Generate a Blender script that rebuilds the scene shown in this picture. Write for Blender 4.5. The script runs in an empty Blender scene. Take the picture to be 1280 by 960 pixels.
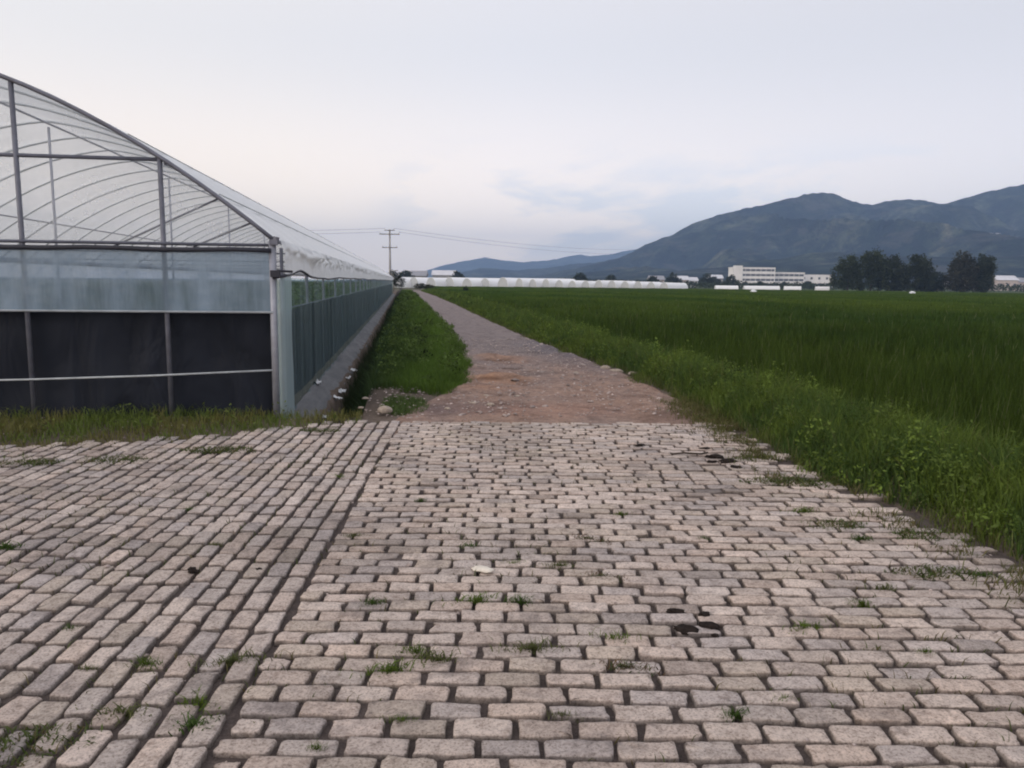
import bpy, math, random
import numpy as np
from mathutils import Vector, Matrix

random.seed(7)
rng = np.random.default_rng(11)
scene = bpy.context.scene
COL = scene.collection
R = math.radians

# ------------------------------------------------------------------ helpers
def tag(o, label=None, cat=None, group=None, kind=None):
    if label: o['label'] = label
    if cat: o['category'] = cat
    if group: o['group'] = group
    if kind: o['kind'] = kind
    return o

def empty(name, loc=(0, 0, 0), rz=0.0):
    o = bpy.data.objects.new(name, None)
    COL.objects.link(o)
    o.location = loc
    o.rotation_euler = (0, 0, rz)
    o.empty_display_size = 0.2
    return o

def link(name, me, mat=None, parent=None, loc=None, rz=0.0):
    o = bpy.data.objects.new(name, me)
    COL.objects.link(o)
    if mat is not None and len(me.materials) == 0:
        for m in (mat if isinstance(mat, (list, tuple)) else [mat]):
            me.materials.append(m)
    if parent is not None: o.parent = parent
    if loc is not None: o.location = loc
    if rz: o.rotation_euler = (0, 0, rz)
    return o

def np_mesh(name, V, polys, col=None, smooth=False, mat_idx=None):
    """polys: list of (n x k) int arrays; col: per-vertex rgb."""
    me = bpy.data.meshes.new(name)
    V = np.asarray(V, dtype=np.float32)
    loops = np.concatenate([p.reshape(-1) for p in polys]).astype(np.int32)
    tot = np.concatenate([np.full(len(p), p.shape[1], np.int32) for p in polys])
    start = np.concatenate([[0], np.cumsum(tot)[:-1]]).astype(np.int32)
    me.vertices.add(len(V)); me.vertices.foreach_set('co', V.reshape(-1))
    me.loops.add(len(loops)); me.loops.foreach_set('vertex_index', loops)
    me.polygons.add(len(tot))
    me.polygons.foreach_set('loop_start', start)
    me.polygons.foreach_set('loop_total', tot)
    if smooth: me.polygons.foreach_set('use_smooth', np.ones(len(tot), bool))
    if mat_idx is not None: me.polygons.foreach_set('material_index', np.asarray(mat_idx, np.int32))
    if col is not None:
        a = me.attributes.new('col', 'FLOAT_COLOR', 'POINT')
        c = np.ones((len(V), 4), np.float32); c[:, :3] = col
        a.data.foreach_set('color', c.reshape(-1))
    me.update(calc_edges=True)
    me.validate()
    return me

class MB:
    """collects simple solids, then becomes ONE mesh"""
    def __init__(s): s.v = []; s.f = []
    def add(s, v, f):
        b = len(s.v); s.v += [tuple(p) for p in v]; s.f += [tuple(i + b for i in q) for q in f]; return s
    def box(s, c, d, rz=0.0):
        x, y, z = d[0] / 2, d[1] / 2, d[2] / 2
        cr, sr = math.cos(rz), math.sin(rz)
        v = []
        for sx, sy, sz in ((-1,-1,-1),(1,-1,-1),(1,1,-1),(-1,1,-1),(-1,-1,1),(1,-1,1),(1,1,1),(-1,1,1)):
            px, py = sx * x, sy * y
            v.append((c[0] + px * cr - py * sr, c[1] + px * sr + py * cr, c[2] + sz * z))
        return s.add(v, [(0,3,2,1),(4,5,6,7),(0,1,5,4),(1,2,6,5),(2,3,7,6),(3,0,4,7)])
    def tube(s, pts, r, n=8, r2=None):
        pts = [Vector(p) for p in pts]
        rr = [r + ((r2 if r2 is not None else r) - r) * i / max(1, len(pts) - 1) for i in range(len(pts))]
        v = []
        up = Vector((0, 0, 1))
        for i, p in enumerate(pts):
            t = (pts[min(i + 1, len(pts) - 1)] - pts[max(i - 1, 0)]).normalized()
            a = t.cross(up)
            if a.length < 1e-3: a = Vector((1, 0, 0))
            a.normalize(); b = t.cross(a).normalized()
            for k in range(n):
                w = 2 * math.pi * k / n
                v.append(p + (a * math.cos(w) + b * math.sin(w)) * rr[i])
        f = []
        for i in range(len(pts) - 1):
            for k in range(n):
                k2 = (k + 1) % n
                f.append((i * n + k, i * n + k2, (i + 1) * n + k2, (i + 1) * n + k))
        f.append(tuple(range(n - 1, -1, -1)))
        f.append(tuple((len(pts) - 1) * n + k for k in range(n)))
        return s.add(v, f)
    def mesh(s, name, smooth=False):
        me = bpy.data.meshes.new(name)
        me.from_pydata(s.v, [], s.f)
        me.update()
        import bmesh
        bm = bmesh.new(); bm.from_mesh(me)
        bmesh.ops.recalc_face_normals(bm, faces=bm.faces)
        bm.to_mesh(me); bm.free()
        if smooth: me.polygons.foreach_set('use_smooth', [True] * len(me.polygons))
        return me
    def build(s, name, mat, parent=None, smooth=False, loc=None, rz=0.0):
        return link(name, s.mesh(name, smooth), mat, parent, loc, rz)

def grid_mesh(name, P, smooth=True, col=None):
    """P: ny x nx x 3 array"""
    ny, nx = P.shape[:2]
    idx = np.arange(ny * nx).reshape(ny, nx)
    q = np.stack([idx[:-1, :-1], idx[:-1, 1:], idx[1:, 1:], idx[1:, :-1]], -1).reshape(-1, 4)
    return np_mesh(name, P.reshape(-1, 3), [q], col=None if col is None else col.reshape(-1, 3), smooth=smooth)

def _h(ix, iy, seed):
    n = (ix.astype(np.int64) * 374761393 + iy.astype(np.int64) * 668265263 + seed * 982451653) & 0x7fffffff
    n = ((n ^ (n >> 13)) * 1274126177) & 0x7fffffff
    return ((n ^ (n >> 16)) & 0xffff) / 65535.0

def vnoise(x, y, seed=0):
    x = np.asarray(x, float); y = np.asarray(y, float)
    ix, iy = np.floor(x), np.floor(y)
    fx, fy = x - ix, y - iy
    fx = fx * fx * (3 - 2 * fx); fy = fy * fy * (3 - 2 * fy)
    a = _h(ix, iy, seed); b = _h(ix + 1, iy, seed); c = _h(ix, iy + 1, seed); d = _h(ix + 1, iy + 1, seed)
    return (a + (b - a) * fx) * (1 - fy) + (c + (d - c) * fx) * fy

def fbm(x, y, seed=0, oct=4):
    s = 0; a = 0.5; t = 0
    for k in range(oct):
        s = s + a * vnoise(np.asarray(x) * 2 ** k, np.asarray(y) * 2 ** k, seed + k * 17); t += a; a *= 0.5
    return s / t

# ------------------------------------------------------------------ materials
class N:
    def __init__(s, name):
        s.m = bpy.data.materials.new(name); s.m.use_nodes = True
        s.t = s.m.node_tree; s.t.nodes.clear()
        s.out = s.t.nodes.new('ShaderNodeOutputMaterial')
    def n(s, typ, **kw):
        nd = s.t.nodes.new('ShaderNode' + typ)
        for k, v in kw.items():
            if k in nd.inputs: nd.inputs[k].default_value = v
            else: setattr(nd, k, v)
        return nd
    def l(s, a, b): s.t.links.new(a, b)
    def pos(s, scale=None, obj=True):
        tc = s.n('TexCoord')
        o = tc.outputs['Object']
        if scale is not None:
            mp = s.n('Mapping'); mp.inputs['Scale'].default_value = scale
            s.l(o, mp.inputs['Vector']); o = mp.outputs['Vector']
        return o
    def noise(s, vec, scale, detail=4, rough=0.6, dist=0.0):
        nd = s.n('TexNoise'); nd.inputs['Scale'].default_value = scale
        nd.inputs['Detail'].default_value = detail; nd.inputs['Roughness'].default_value = rough
        nd.inputs['Distortion'].default_value = dist
        s.l(vec, nd.inputs['Vector']); return nd.outputs['Fac']
    def ramp(s, fac, stops, interp='LINEAR'):
        nd = s.n('ValToRGB'); cr = nd.color_ramp; cr.interpolation = interp
        while len(cr.elements) < len(stops): cr.elements.new(0.5)
        for e, (p, c) in zip(cr.elements, stops):
            e.position = p; e.color = (*c, 1) if len(c) == 3 else c
        s.l(fac, nd.inputs['Fac']); return nd.outputs['Color']
    def mix(s, fac, a, b, blend='MIX'):
        nd = s.n('Mix', data_type='RGBA', blend_type=blend)
        for sock, v in ((nd.inputs[0], fac), (nd.inputs[6], a), (nd.inputs[7], b)):
            if hasattr(v, 'links') or isinstance(v, bpy.types.NodeSocket): s.l(v, sock)
            elif isinstance(v, (int, float)): sock.default_value = v
            else: sock.default_value = (*v, 1)
        return nd.outputs[2]
    def math(s, op, a, b=0.0, clamp=False):
        nd = s.n('Math', operation=op); nd.use_clamp = clamp
        for sock, v in ((nd.inputs[0], a), (nd.inputs[1], b)):
            if isinstance(v, bpy.types.NodeSocket): s.l(v, sock)
            else: sock.default_value = v
        return nd.outputs[0]
    def attr(s, name='col'):
        nd = s.n('Attribute'); nd.attribute_name = name; return nd.outputs['Color']
    def bump(s, h, strength=0.4, dist=0.01):
        nd = s.n('Bump'); nd.inputs['Strength'].default_value = strength; nd.inputs['Distance'].default_value = dist
        s.l(h, nd.inputs['Height']); return nd.outputs['Normal']
    def principled(s, col, rough=0.8, bump=None, spec=0.3, metal=0.0):
        p = s.n('BsdfPrincipled')
        if isinstance(col, bpy.types.NodeSocket): s.l(col, p.inputs['Base Color'])
        else: p.inputs['Base Color'].default_value = (*col, 1)
        if isinstance(rough, bpy.types.NodeSocket): s.l(rough, p.inputs['Roughness'])
        else: p.inputs['Roughness'].default_value = rough
        p.inputs['Specular IOR Level'].default_value = spec
        p.inputs['Metallic'].default_value = metal
        if bump is not None: s.l(bump, p.inputs['Normal'])
        s.l(p.outputs[0], s.out.inputs['Surface']); return s.m
    def surf(s, sh): s.l(sh, s.out.inputs['Surface']); return s.m
    def mixsh(s, fac, a, b):
        nd = s.n('MixShader')
        if isinstance(fac, bpy.types.NodeSocket): s.l(fac, nd.inputs[0])
        else: nd.inputs[0].default_value = fac
        s.l(a, nd.inputs[1]); s.l(b, nd.inputs[2]); return nd.outputs[0]

M = {}
def plain(name, col, rough=0.7, spec=0.3, metal=0.0, var=0.25, scale=6.0):
    n = N(name); v = n.noise(n.pos(), scale, 5)
    c = n.ramp(v, [(0.25, tuple(x * (1 - var) for x in col)), (0.75, tuple(min(1, x * (1 + var)) for x in col))])
    M[name] = n.principled(c, rough, n.bump(v, 0.15, 0.005), spec, metal)
    return M[name]

def leafy(name, trans=0.35, rough=0.55, tint=(1, 1, 1), gl=.018):
    n = N(name)
    c = n.attr('col')
    c = n.mix(1.0, c, tint, 'MULTIPLY')
    d = n.n('BsdfDiffuse'); t = n.n('BsdfTranslucent'); g = n.n('BsdfGlossy'); g.inputs['Roughness'].default_value = rough
    g.inputs['Color'].default_value = (0.85, 0.95, 0.7, 1)
    n.l(c, d.inputs['Color']); n.l(c, t.inputs['Color'])
    a = n.mixsh(trans, d.outputs[0], t.outputs[0])
    M[name] = n.surf(n.mixsh(gl, a, g.outputs[0]))
    return M[name]

leafy('leaf_blade'); plain('near_black', (.03, .03, .027), .9)
leafy('rice_blade', 0.3, gl=.006); leafy('tree_leaf', 0.2, 0.8)
plain('galvanised', (0.15, 0.155, 0.19), 0.55, 0.4, 0.3)
plain('pale_metal', (0.30, 0.31, 0.36), 0.5, 0.4, 0.3)
plain('dark_pipe', (0.035, 0.037, 0.05), 0.6)
plain('white_bar', (0.45, 0.48, 0.5), 0.5)
plain('wire_metal', (0.10, 0.10, 0.12), 0.6)
plain('pole_concrete', (0.36, 0.355, 0.37), 0.85)
plain('bark', (0.07, 0.055, 0.045), 0.9)
plain('dark_clod', (0.022, 0.017, 0.015), 0.95, 0.1, 0.0, 0.5, 60)
plain('pale_stone', (0.33, 0.275, 0.23), 0.85, 0.2, 0.0, 0.3, 30)
plain('plaster', (0.66, 0.60, 0.52), 0.8, 0.2, 0.0, 0.15, 40)
plain('white_plastic', (0.70, 0.71, 0.74), 0.4, 0.5)
plain('twig_bark', (0.05, 0.035, 0.025), 0.9)

# galvanised mesh: shade cloth
n = N('shade_cloth')
p = n.pos((1, 1, 1))
f1 = n.noise(n.pos((1.2, 1.2, 0.5)), 1.6, 3, 0.5, 0.6)
f2 = n.noise(p, 140, 2)
c = n.ramp(f1, [(0.3, (0.0055, 0.0078, 0.014)), (0.7, (0.0135, 0.017, 0.028))])
M['shade_cloth'] = n.principled(c, 0.68, n.bump(f1, 0.6, 0.2), 0.22)

def film(name, opac_face, opac_graze, tint, trans_share, gloss=0.06, streak=0.0, streak_scale=(3, 3, 0.15), tcol=(0.97, 0.98, 0.99), grough=0.25, ggraze=0.0):
    """polythene film: part see-through, part milky (reflecting and letting diffuse light through), a little shiny"""
    n = N(name)
    lw = n.n('LayerWeight'); lw.inputs['Blend'].default_value = 0.35
    k = n.math('MULTIPLY_ADD', lw.outputs['Facing'], opac_graze - opac_face); k.node.inputs[2].default_value = opac_face
    if streak:
        v = n.noise(n.pos(streak_scale), 3.0, 5, 0.65)
        v2 = n.math('MULTIPLY', n.math('SUBTRACT', v, 0.5), 2 * streak)
        k = n.math('ADD', k, v2, True)
    tr = n.n('BsdfTransparent'); tr.inputs['Color'].default_value = (*tcol, 1)
    d = n.n('BsdfDiffuse'); d.inputs['Color'].default_value = (*tint, 1)
    t = n.n('BsdfTranslucent'); t.inputs['Color'].default_value = (*tint, 1)
    g = n.n('BsdfGlossy'); g.inputs['Roughness'].default_value = grough; g.inputs['Color'].default_value = (0.9, 0.92, 0.95, 1)
    wr = n.noise(n.pos((1, 1, 1)), 5.0, 3, 0.5)
    b = n.bump(wr, 0.25, 0.03)
    for s in (d, t, g): n.l(b, s.inputs['Normal'])
    milky = n.mixsh(trans_share, d.outputs[0], t.outputs[0])
    gk = n.math('MULTIPLY_ADD', n.math('POWER', lw.outputs['Facing'], 2.0), ggraze); gk.node.inputs[2].default_value = gloss
    milky = n.mixsh(gk, milky, g.outputs[0])
    M[name] = n.surf(n.mixsh(k, tr.outputs[0], milky))
    return M[name]

film('roof_film', 0.21, 0.92, (0.98, 0.98, 0.99), 0.70, 0.06, grough=.3, ggraze=.75)
film('gable_film', 0.23, 0.42, (0.95, 0.98, 1.0), 0.70, 0.05, 0.22, (.5, .5, .5))
film('vent_film', 0.72, 0.82, (0.23, 0.32, 0.42), 0.35, 0.06, 0.75, (1.1, 1.1, 0.16), (.55, .63, .70))
film('side_film', -0.24, 0.40, (0.29, 0.39, 0.42), 0.35, 0.08, 0.55, (0.9, 0.9, 0.06), (0.80, 0.90, 0.89), ggraze=.22)
film('apron_film', 0.80, 0.94, (0.86, 0.88, 0.90), 0.22, 0.06, 0.10, (3, 3, 1))
film('wrap_film', 0.62, 0.8, (0.44, 0.55, 0.58), 0.3, 0.10, 0.25, (9, 9, 0.12))
film('end_film', 0.9, 0.95, (0.62, 0.64, 0.65), 0.2)
film('tunnel_film', 0.97, 0.99, (0.95, 0.95, 0.97), 0.15, 0.06)

# block paving
n = N('paving_block')
c = n.attr('col'); p = n.pos()
v1 = n.noise(p, 22, 8, 0.78); v2 = n.noise(p, 95, 6, 0.75); v3 = n.noise(p, 0.9, 4)
c = n.mix(1.0, c, n.ramp(v1, [(0.36, (0.62, 0.59, 0.57)), (0.50, (1, 1, 1)), (0.66, (1.16, 1.14, 1.12))]), 'MULTIPLY')
c = n.mix(0.8, c, n.ramp(v2, [(0.37, (0.36, 0.33, 0.31)), (0.49, (1, 1, 1)), (0.64, (1.18, 1.18, 1.17))]), 'MULTIPLY')
c = n.mix(0.6, c, n.ramp(v3, [(0.35, (0.82, 0.82, 0.85)), (0.65, (1.06, 1.03, 1.0))]), 'MULTIPLY')
hh = n.math('ADD', n.math('MULTIPLY', v1, 0.8), n.math('MULTIPLY', v2, 0.5))
vm = n.noise(p, 2.3, 7, 0.72, 0.4)
c = n.mix(n.ramp(vm, [(.52, (0, 0, 0)), (.68, (.75, .75, .75))]), c, n.ramp(v2, [(.3, (.12, .10, .095)), (.7, (.24, .20, .185))]))
M['paving_block'] = n.principled(c, 0.88, n.bump(hh, 1.0, 0.010), 0.18)

n = N('joint_soil')
p = n.pos(); v1 = n.noise(p, 8, 6, 0.7); v2 = n.noise(p, 120, 4, 0.7)
c = n.ramp(v1, [(0.3, (0.060, 0.048, 0.045)), (0.7, (0.13, 0.104, 0.094))])
c = n.mix(0.7, c, n.ramp(v2, [(0.3, (0.45, 0.42, 0.42)), (0.55, (1, 1, 1)), (0.72, (1.7, 1.6, 1.5))]), 'MULTIPLY')
M['joint_soil'] = n.principled(c, 0.95, n.bump(v2, 0.8, 0.008), 0.1)

n = N('road_dirt')
p = n.pos(); v1 = n.noise(p, 0.55, 5, 0.6, 0.6); v2 = n.noise(p, 11, 8, 0.78); v3 = n.noise(p, 60, 5, 0.78)
mp = n.n('Mapping'); mp.inputs['Scale'].default_value = (1.0, 0.35, 1); n.l(p, mp.inputs['Vector'])
v4 = n.noise(mp.outputs['Vector'], 1.3, 4, 0.6)
sep = n.n('SeparateXYZ'); n.l(p, sep.inputs[0])
near = n.n('MapRange'); near.inputs[1].default_value = 4.5; near.inputs[2].default_value = 11; near.inputs[3].default_value = 1; near.inputs[4].default_value = 0
n.l(n.math('ADD', sep.outputs['Y'], n.math('MULTIPLY', v1, 4.0)), near.inputs[0])
grey = n.ramp(v2, [(0.3, (0.170, 0.140, 0.138)), (0.7, (0.265, 0.222, 0.218))])
red = n.ramp(v2, [(0.3, (0.205, 0.130, 0.100)), (0.7, (0.42, 0.285, 0.225))])
kk = n.math('MULTIPLY', near.outputs[0], n.ramp(v4, [(0.25, (0.45, 0.45, 0.45)), (0.62, (1, 1, 1))]))
c = n.mix(kk, grey, red)
c = n.mix(0.9, c, n.ramp(v3, [(0.30, (0.5, 0.48, 0.47)), (0.5, (1, 1, 1)), (0.68, (1.4, 1.38, 1.35))]), 'MULTIPLY')
v5 = n.noise(p, 2.6, 6, 0.7, 0.5)
c = n.mix(0.8, c, n.ramp(v5, [(0.34, (0.62, 0.58, 0.57)), (0.5, (1, 1, 1)), (0.68, (1.2, 1.17, 1.12))]), 'MULTIPLY')
att = n.attr('col')
c = n.mix(1.0, c, att, 'MULTIPLY')
hh = n.math('ADD', v2, n.math('MULTIPLY', v3, 0.6))
M['road_dirt'] = n.principled(c, 0.92, n.bump(hh, 0.9, 0.03), 0.15)

n = N('earth')
p = n.pos(); v1 = n.noise(p, 0.5, 6, 0.65); v2 = n.noise(p, 20, 5, 0.7)
c = n.ramp(v1, [(0.3, (0.085, 0.068, 0.055)), (0.7, (0.17, 0.135, 0.115))])
c = n.mix(0.7, c, n.ramp(v2, [(0.3, (0.55, 0.55, 0.5)), (0.6, (1.15, 1.1, 1.1))]), 'MULTIPLY')
far = n.n('MapRange'); far.inputs[1].default_value = 100; far.inputs[2].default_value = 260
sep = n.n('SeparateXYZ'); n.l(p, sep.inputs[0]); n.l(sep.outputs['Y'], far.inputs[0])
green = n.ramp(n.noise(p, 0.03, 5), [(0.3, (0.04, 0.06, 0.022)), (0.7, (0.075, 0.085, 0.04))])
c = n.mix(far.outputs[0], c, green)
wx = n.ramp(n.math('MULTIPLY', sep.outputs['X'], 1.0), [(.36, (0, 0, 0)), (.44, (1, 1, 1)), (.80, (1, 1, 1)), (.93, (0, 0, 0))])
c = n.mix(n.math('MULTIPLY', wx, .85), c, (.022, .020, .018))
M['earth'] = n.principled(c, 0.95, n.bump(v2, 0.6, 0.03), 0.1)

n = N('plinth_concrete')
p = n.pos((1, 0.25, 1)); v1 = n.noise(p, 3, 6, 0.7); v2 = n.noise(n.pos(), 45, 4, 0.7)
c = n.ramp(v1, [(0.3, (0.09, 0.095, 0.105)), (0.7, (0.21, 0.21, 0.22))])
c = n.mix(0.6, c, n.ramp(v2, [(0.3, (0.55, 0.55, 0.55)), (0.6, (1.15, 1.15, 1.15))]), 'MULTIPLY')
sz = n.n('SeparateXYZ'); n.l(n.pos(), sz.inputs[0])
low_dark = n.n('MapRange'); low_dark.inputs[1].default_value = -.20; low_dark.inputs[2].default_value = -.34; n.l(n.math('ADD', sz.outputs['Z'], n.math('MULTIPLY', v1, .10)), low_dark.inputs[0])
c = n.mix(n.math('MULTIPLY', low_dark.outputs[0], .9), c, (.022, .024, .018))  # plinth colour goes near black towards its bottom edge
M['plinth_concrete'] = n.principled(c, 0.9, n.bump(v2, 0.6, 0.02), 0.2)

n = N('hill_forest')
p = n.pos(); v1 = n.noise(p, 0.009, 6, 0.65, 0.6); v2 = n.noise(p, 0.035, 6, 0.75); v3 = n.noise(n.pos((1, 1, 3.5)), 0.012, 5, 0.62, 0.4)
c = n.ramp(v1, [(0.3, (0.002, 0.005, 0.003)), (0.47, (0.009, 0.015, 0.011)), (0.60, (0.042, 0.050, 0.033)), (.7, (.085, .085, .065))])  # forest tones, their contrast also mimicking ridge and gully shading
c = n.mix(0.85, c, n.ramp(v2, [(0.40, (0.12, 0.14, 0.16)), (0.5, (1, 1, 1)), (0.60, (2.3, 2.2, 2.0))]), 'MULTIPLY')
c = n.mix(n.ramp(v3, [(0.55, (0, 0, 0)), (0.66, (0.65, 0.65, 0.65))]), c, (0.08, 0.075, 0.065))
M['hill_forest'] = n.principled(c, 0.95, n.bump(v2, 1.0, 14.0), 0.05)

def house_wall(name, c0):
    n = N(name); v = n.noise(n.pos((1, 1, 0.4)), 0.5, 5)
    c = n.ramp(v, [(0.3, tuple(x * .86 for x in c0)), (0.7, c0)])
    M[name] = n.principled(c, 0.8, None, 0.2)
house_wall('white_wall', (0.90, 0.87, 0.86)); house_wall('pink_wall', (0.62, 0.53, 0.50)); house_wall('grey_wall', (0.42, 0.41, 0.42))
house_wall('grey_roof', (0.30, 0.30, 0.33)); house_wall('pale_roof', (0.62, 0.62, 0.66))
n = N('dark_glass'); M['dark_glass'] = n.principled((0.10, 0.11, 0.14), 0.2, None, 0.5)

# ------------------------------------------------------------------ frame of the greenhouse and road: x right, y along, origin at the corner post
A0 = 0.1397
ORG = np.array([-2.70, 8.91])
ex = np.array([math.cos(A0), math.sin(A0)]); ey = np.array([-math.sin(A0), math.cos(A0)])
def W(x, y):
    x = np.asarray(x, float); y = np.asarray(y, float)
    return ORG[0] + x * ex[0] + y * ey[0], ORG[1] + x * ex[1] + y * ey[1]
def L(X, Y):
    X = np.asarray(X, float) - ORG[0]; Y = np.asarray(Y, float) - ORG[1]
    return X * ex[0] + Y * ex[1], X * ey[0] + Y * ey[1]
def frame_obj(o): o.location = (ORG[0], ORG[1], 0); o.rotation_euler = (0, 0, A0); return o

RL = np.array([(-1.4, 1.2), (-.43, 1.37), (.39, 1.64), (2.59, 2.38), (5.7, 2.64), (8.9, 2.83), (14.2, 2.89), (23, 2.93), (37.3, 2.95), (60, 2.96), (93, 2.77), (125, 2.65)])
RR = np.array([(-1.4, 5.0), (-.88, 4.98), (.58, 5.09), (4.25, 5.15), (7.1, 5.04), (10.5, 4.87), (15, 4.81), (22, 4.78), (42, 4.82), (71, 4.68), (109, 4.06), (125, 4.0)])
def road_l(y): return np.interp(y, RL[:, 0], RL[:, 1])
def road_r(y): return np.interp(y, RR[:, 0], RR[:, 1])
PR = np.array([(-14, 4.95), (-8, 4.85), (-5.5, 4.82), (-4.75, 4.94), (-3.39, 4.66), (-1.98, 4.88), (-.88, 4.98)])
def bank_l(y): return np.where(y < -.6, np.interp(y, PR[:, 0], PR[:, 1]), road_r(y))
def bank_r(y): return np.interp(y, [-14, -3, 5, 20, 60, 120], [6.35, 6.3, 6.3, 6.45, 6.7, 6.2])
FZ = -0.35            # level of the rice field

# ------------------------------------------------------------------ ground (one sheet, ditch and field level shaped in)
gx = np.array([-1900, -1500, -300, -60, -16, -8, -.05, .05, .32, .36, .40, .70, .84, .93, 1.3, 2.2, 3.2, 4.2, 5.0, 5.5, 6.0, 6.35, 6.6, 7.2, 12, 40, 150, 600, 1600, 3000.])
gy = np.array([-700, -200, -30, -14, -8, -4, -1.5, -.35, -.12, .12, 1, 2.5, 5, 9, 15, 25, 40, 60, 80, 93, 95, 110, 118, 135, 200, 400, 1200, 2400, 5200.])
GX, GY = np.meshgrid(gx, gy)
GZ = np.zeros_like(GX)
ditch = np.interp(GX, [-.05, .05, .32, .36, .40, .70, .84, .93], [0, -.1, -.22, -.30, -.75, -.78, -.6, 0])
GZ += np.where((GY > 0) & (GY < 94), ditch, 0)
bankz = np.interp(GX, [5.0, 5.5, 6.0, 6.35, 6.6], [0, .03, .06, .02, FZ])
GZ = np.where(GX > 4.9, bankz, GZ)
GZ = np.where((GY > 130), FZ, GZ)
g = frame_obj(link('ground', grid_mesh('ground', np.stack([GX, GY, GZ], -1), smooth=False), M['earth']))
tag(g, 'bare brown earth and far green land under everything', 'ground', kind='structure')

# ------------------------------------------------------------------ dirt road
ys = np.concatenate([np.arange(-1.3, 12, .10), np.arange(12, 40, .4), np.arange(40, 124, 2)])
ts = np.linspace(-0.06, 1.06, 46)
YY, TT = np.meshgrid(ys, ts, indexing='ij')
wob = (fbm(ys * 1.1, ys * 0 + 3, 5) - .5) * .35
XX = road_l(YY) + (road_r(YY) - road_l(YY)) * TT + wob[:, None] * (1 - 2 * np.abs(TT - .5))
amp = np.clip((YY + .6) / 1.6, 0.0, 1)
zz = .012 + amp * ((fbm(XX * 1.6, YY * 1.0, 9) - .5) * .085 + (fbm(XX * 7, YY * 7, 21, 4) - .5) * .055)
for (X_, Y_, rx, ry, hh_) in ((-.30, 12.3, .5, .20, .07), (.1, 12.25, .3, .18, .05), (-.35, 15.7, .5, .3, .09), (.1, 15.4, .35, .25, .06), (-.5, 11.1, .4, .2, .04)):
    a_, b_ = L(X_, Y_); zz += amp * hh_ * np.exp(-((XX - float(a_)) / rx) ** 2 - ((YY - float(b_)) / ry) ** 2)
zz +=  0 * zz
zz += amp * (-.03) * (np.exp(-((TT - .30) / .10) ** 2) + np.exp(-((TT - .74) / .10) ** 2))
zz = np.maximum(zz + .045 * amp, .006)
edge = np.clip((np.abs(TT - .5) - .5) / .06, 0, 1)
zz = zz * (1 - edge) - .03 * edge
cc = np.ones(XX.shape + (3,))
def patch(px, py, rx, ry, tint, k=1.0):
    global cc
    d = ((XX - px) / rx) ** 2 + ((YY - py) / ry) ** 2 + (fbm(XX * 3, YY * 3, 33) - .5) * 1.3
    w = np.clip((1.25 - d) * .8, 0, 1)[..., None] * k
    cc = cc * (1 - w) + cc * np.array(tint) * w
def wl(X, Y): a, b = L(X, Y); return float(a), float(b)
for (X, Y, rx, ry, t, k) in ((-.25, 15.6, .55, .9, (1.3, 1.06, .84), .8), (-.1, 12.2, .6, .5, (1.28, 1.06, .82), .8), (-.35, 11.2, .5, .35, (1.2, 1.02, .86), .7),
                          (.5, 9.4, 1.2, .5, (1.12, 1.0, .95), .7), (-.05, 14.0, .3, .2, (.45, .42, .42), .8), (.35, 17.2, .45, .35, (.5, .5, .52), .7),
                          (-.9, 9.3, .5, .4, (.8, .82, .88), .8), (1.9, 9.2, .6, .5, (.62, .58, .57), .8), (1.35, 15.5, .7, 2.6, (.70, .76, .86), .9), (.9, 19, .8, 3, (.72, .77, .86), .8), (-.55, 9.6, 1.0, .55, (.72, .72, .77), .8), (.35, 13.1, .45, .35, (.72, .76, .80), .8), (-.35, 12.05, .4, .10, (.42, .36, .33), .8), (-.3, 15.2, .45, .16, (.45, .38, .34), .8)):  # last two patches are shadow edges of the mounds, painted into the colour
    a, b = wl(X, Y); patch(a, b, rx, ry, t, k)
tag(frame_obj(link('dirt_road', grid_mesh('dirt_road', np.stack([XX, YY, zz], -1), col=cc), M['road_dirt'])),
    'rutted reddish dirt road running beside the greenhouse', 'road', kind='structure')

# ------------------------------------------------------------------ block pavement
SE0 = np.array([-1.0, 2.39]); SE1 = np.array([-1.26, 8.57])
sd = (SE1 - SE0) / np.linalg.norm(SE1 - SE0); sn = np.array([-sd[1], sd[0]])     # sn points left
FARX = [-9, -5.8, -4.7, -3.76, -3.26, -2.92, -2.58, -2.28, -1.78, -1.26, 3]
FARY = [5.3, 6.49, 6.92, 7.25, 7.42, 7.60, 7.86, 8.14, 8.45, 8.57, 8.60]
RX_Y = [-6, 2.0, 4.12, 4.89, 6.2, 7.63, 8.2, 8.9]; RX_X = [3.05, 2.95, 2.90, 2.88, 2.45, 2.5, 2.42, 2.30]
def seam_x(y): return SE0[0] + (y - SE0[1]) * sd[0] / sd[1]
bl = []                                                        # cx, cy, half length, half width, angle, block
row = 0; y = -4.0
while y < 8.62:
    x = seam_x(y) + .012 + random.uniform(-.015, .02)
    first = True
    while x < 3.4:
        ln = random.gauss(.222, .009)
        if first and row % 2: ln *= random.uniform(.45, .62)
        first = False
        cx = x + ln / 2; cy = y + .005 * (cx + 1.2) + random.uniform(-.003, .003) + .012 * math.sin(cx * 1.3 + 2)
        if cx < np.interp(cy, RX_Y, RX_X) + random.uniform(-.12, .1) and cy < 8.60:
            bl.append((cx, cy, ln / 2 - random.uniform(.008, .015), .0472 + random.uniform(-.004, .003), random.gauss(0, .012), 0))
        x += ln
    row += 1; y += .1145
a00 = math.atan2(sd[1], sd[0])
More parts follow.
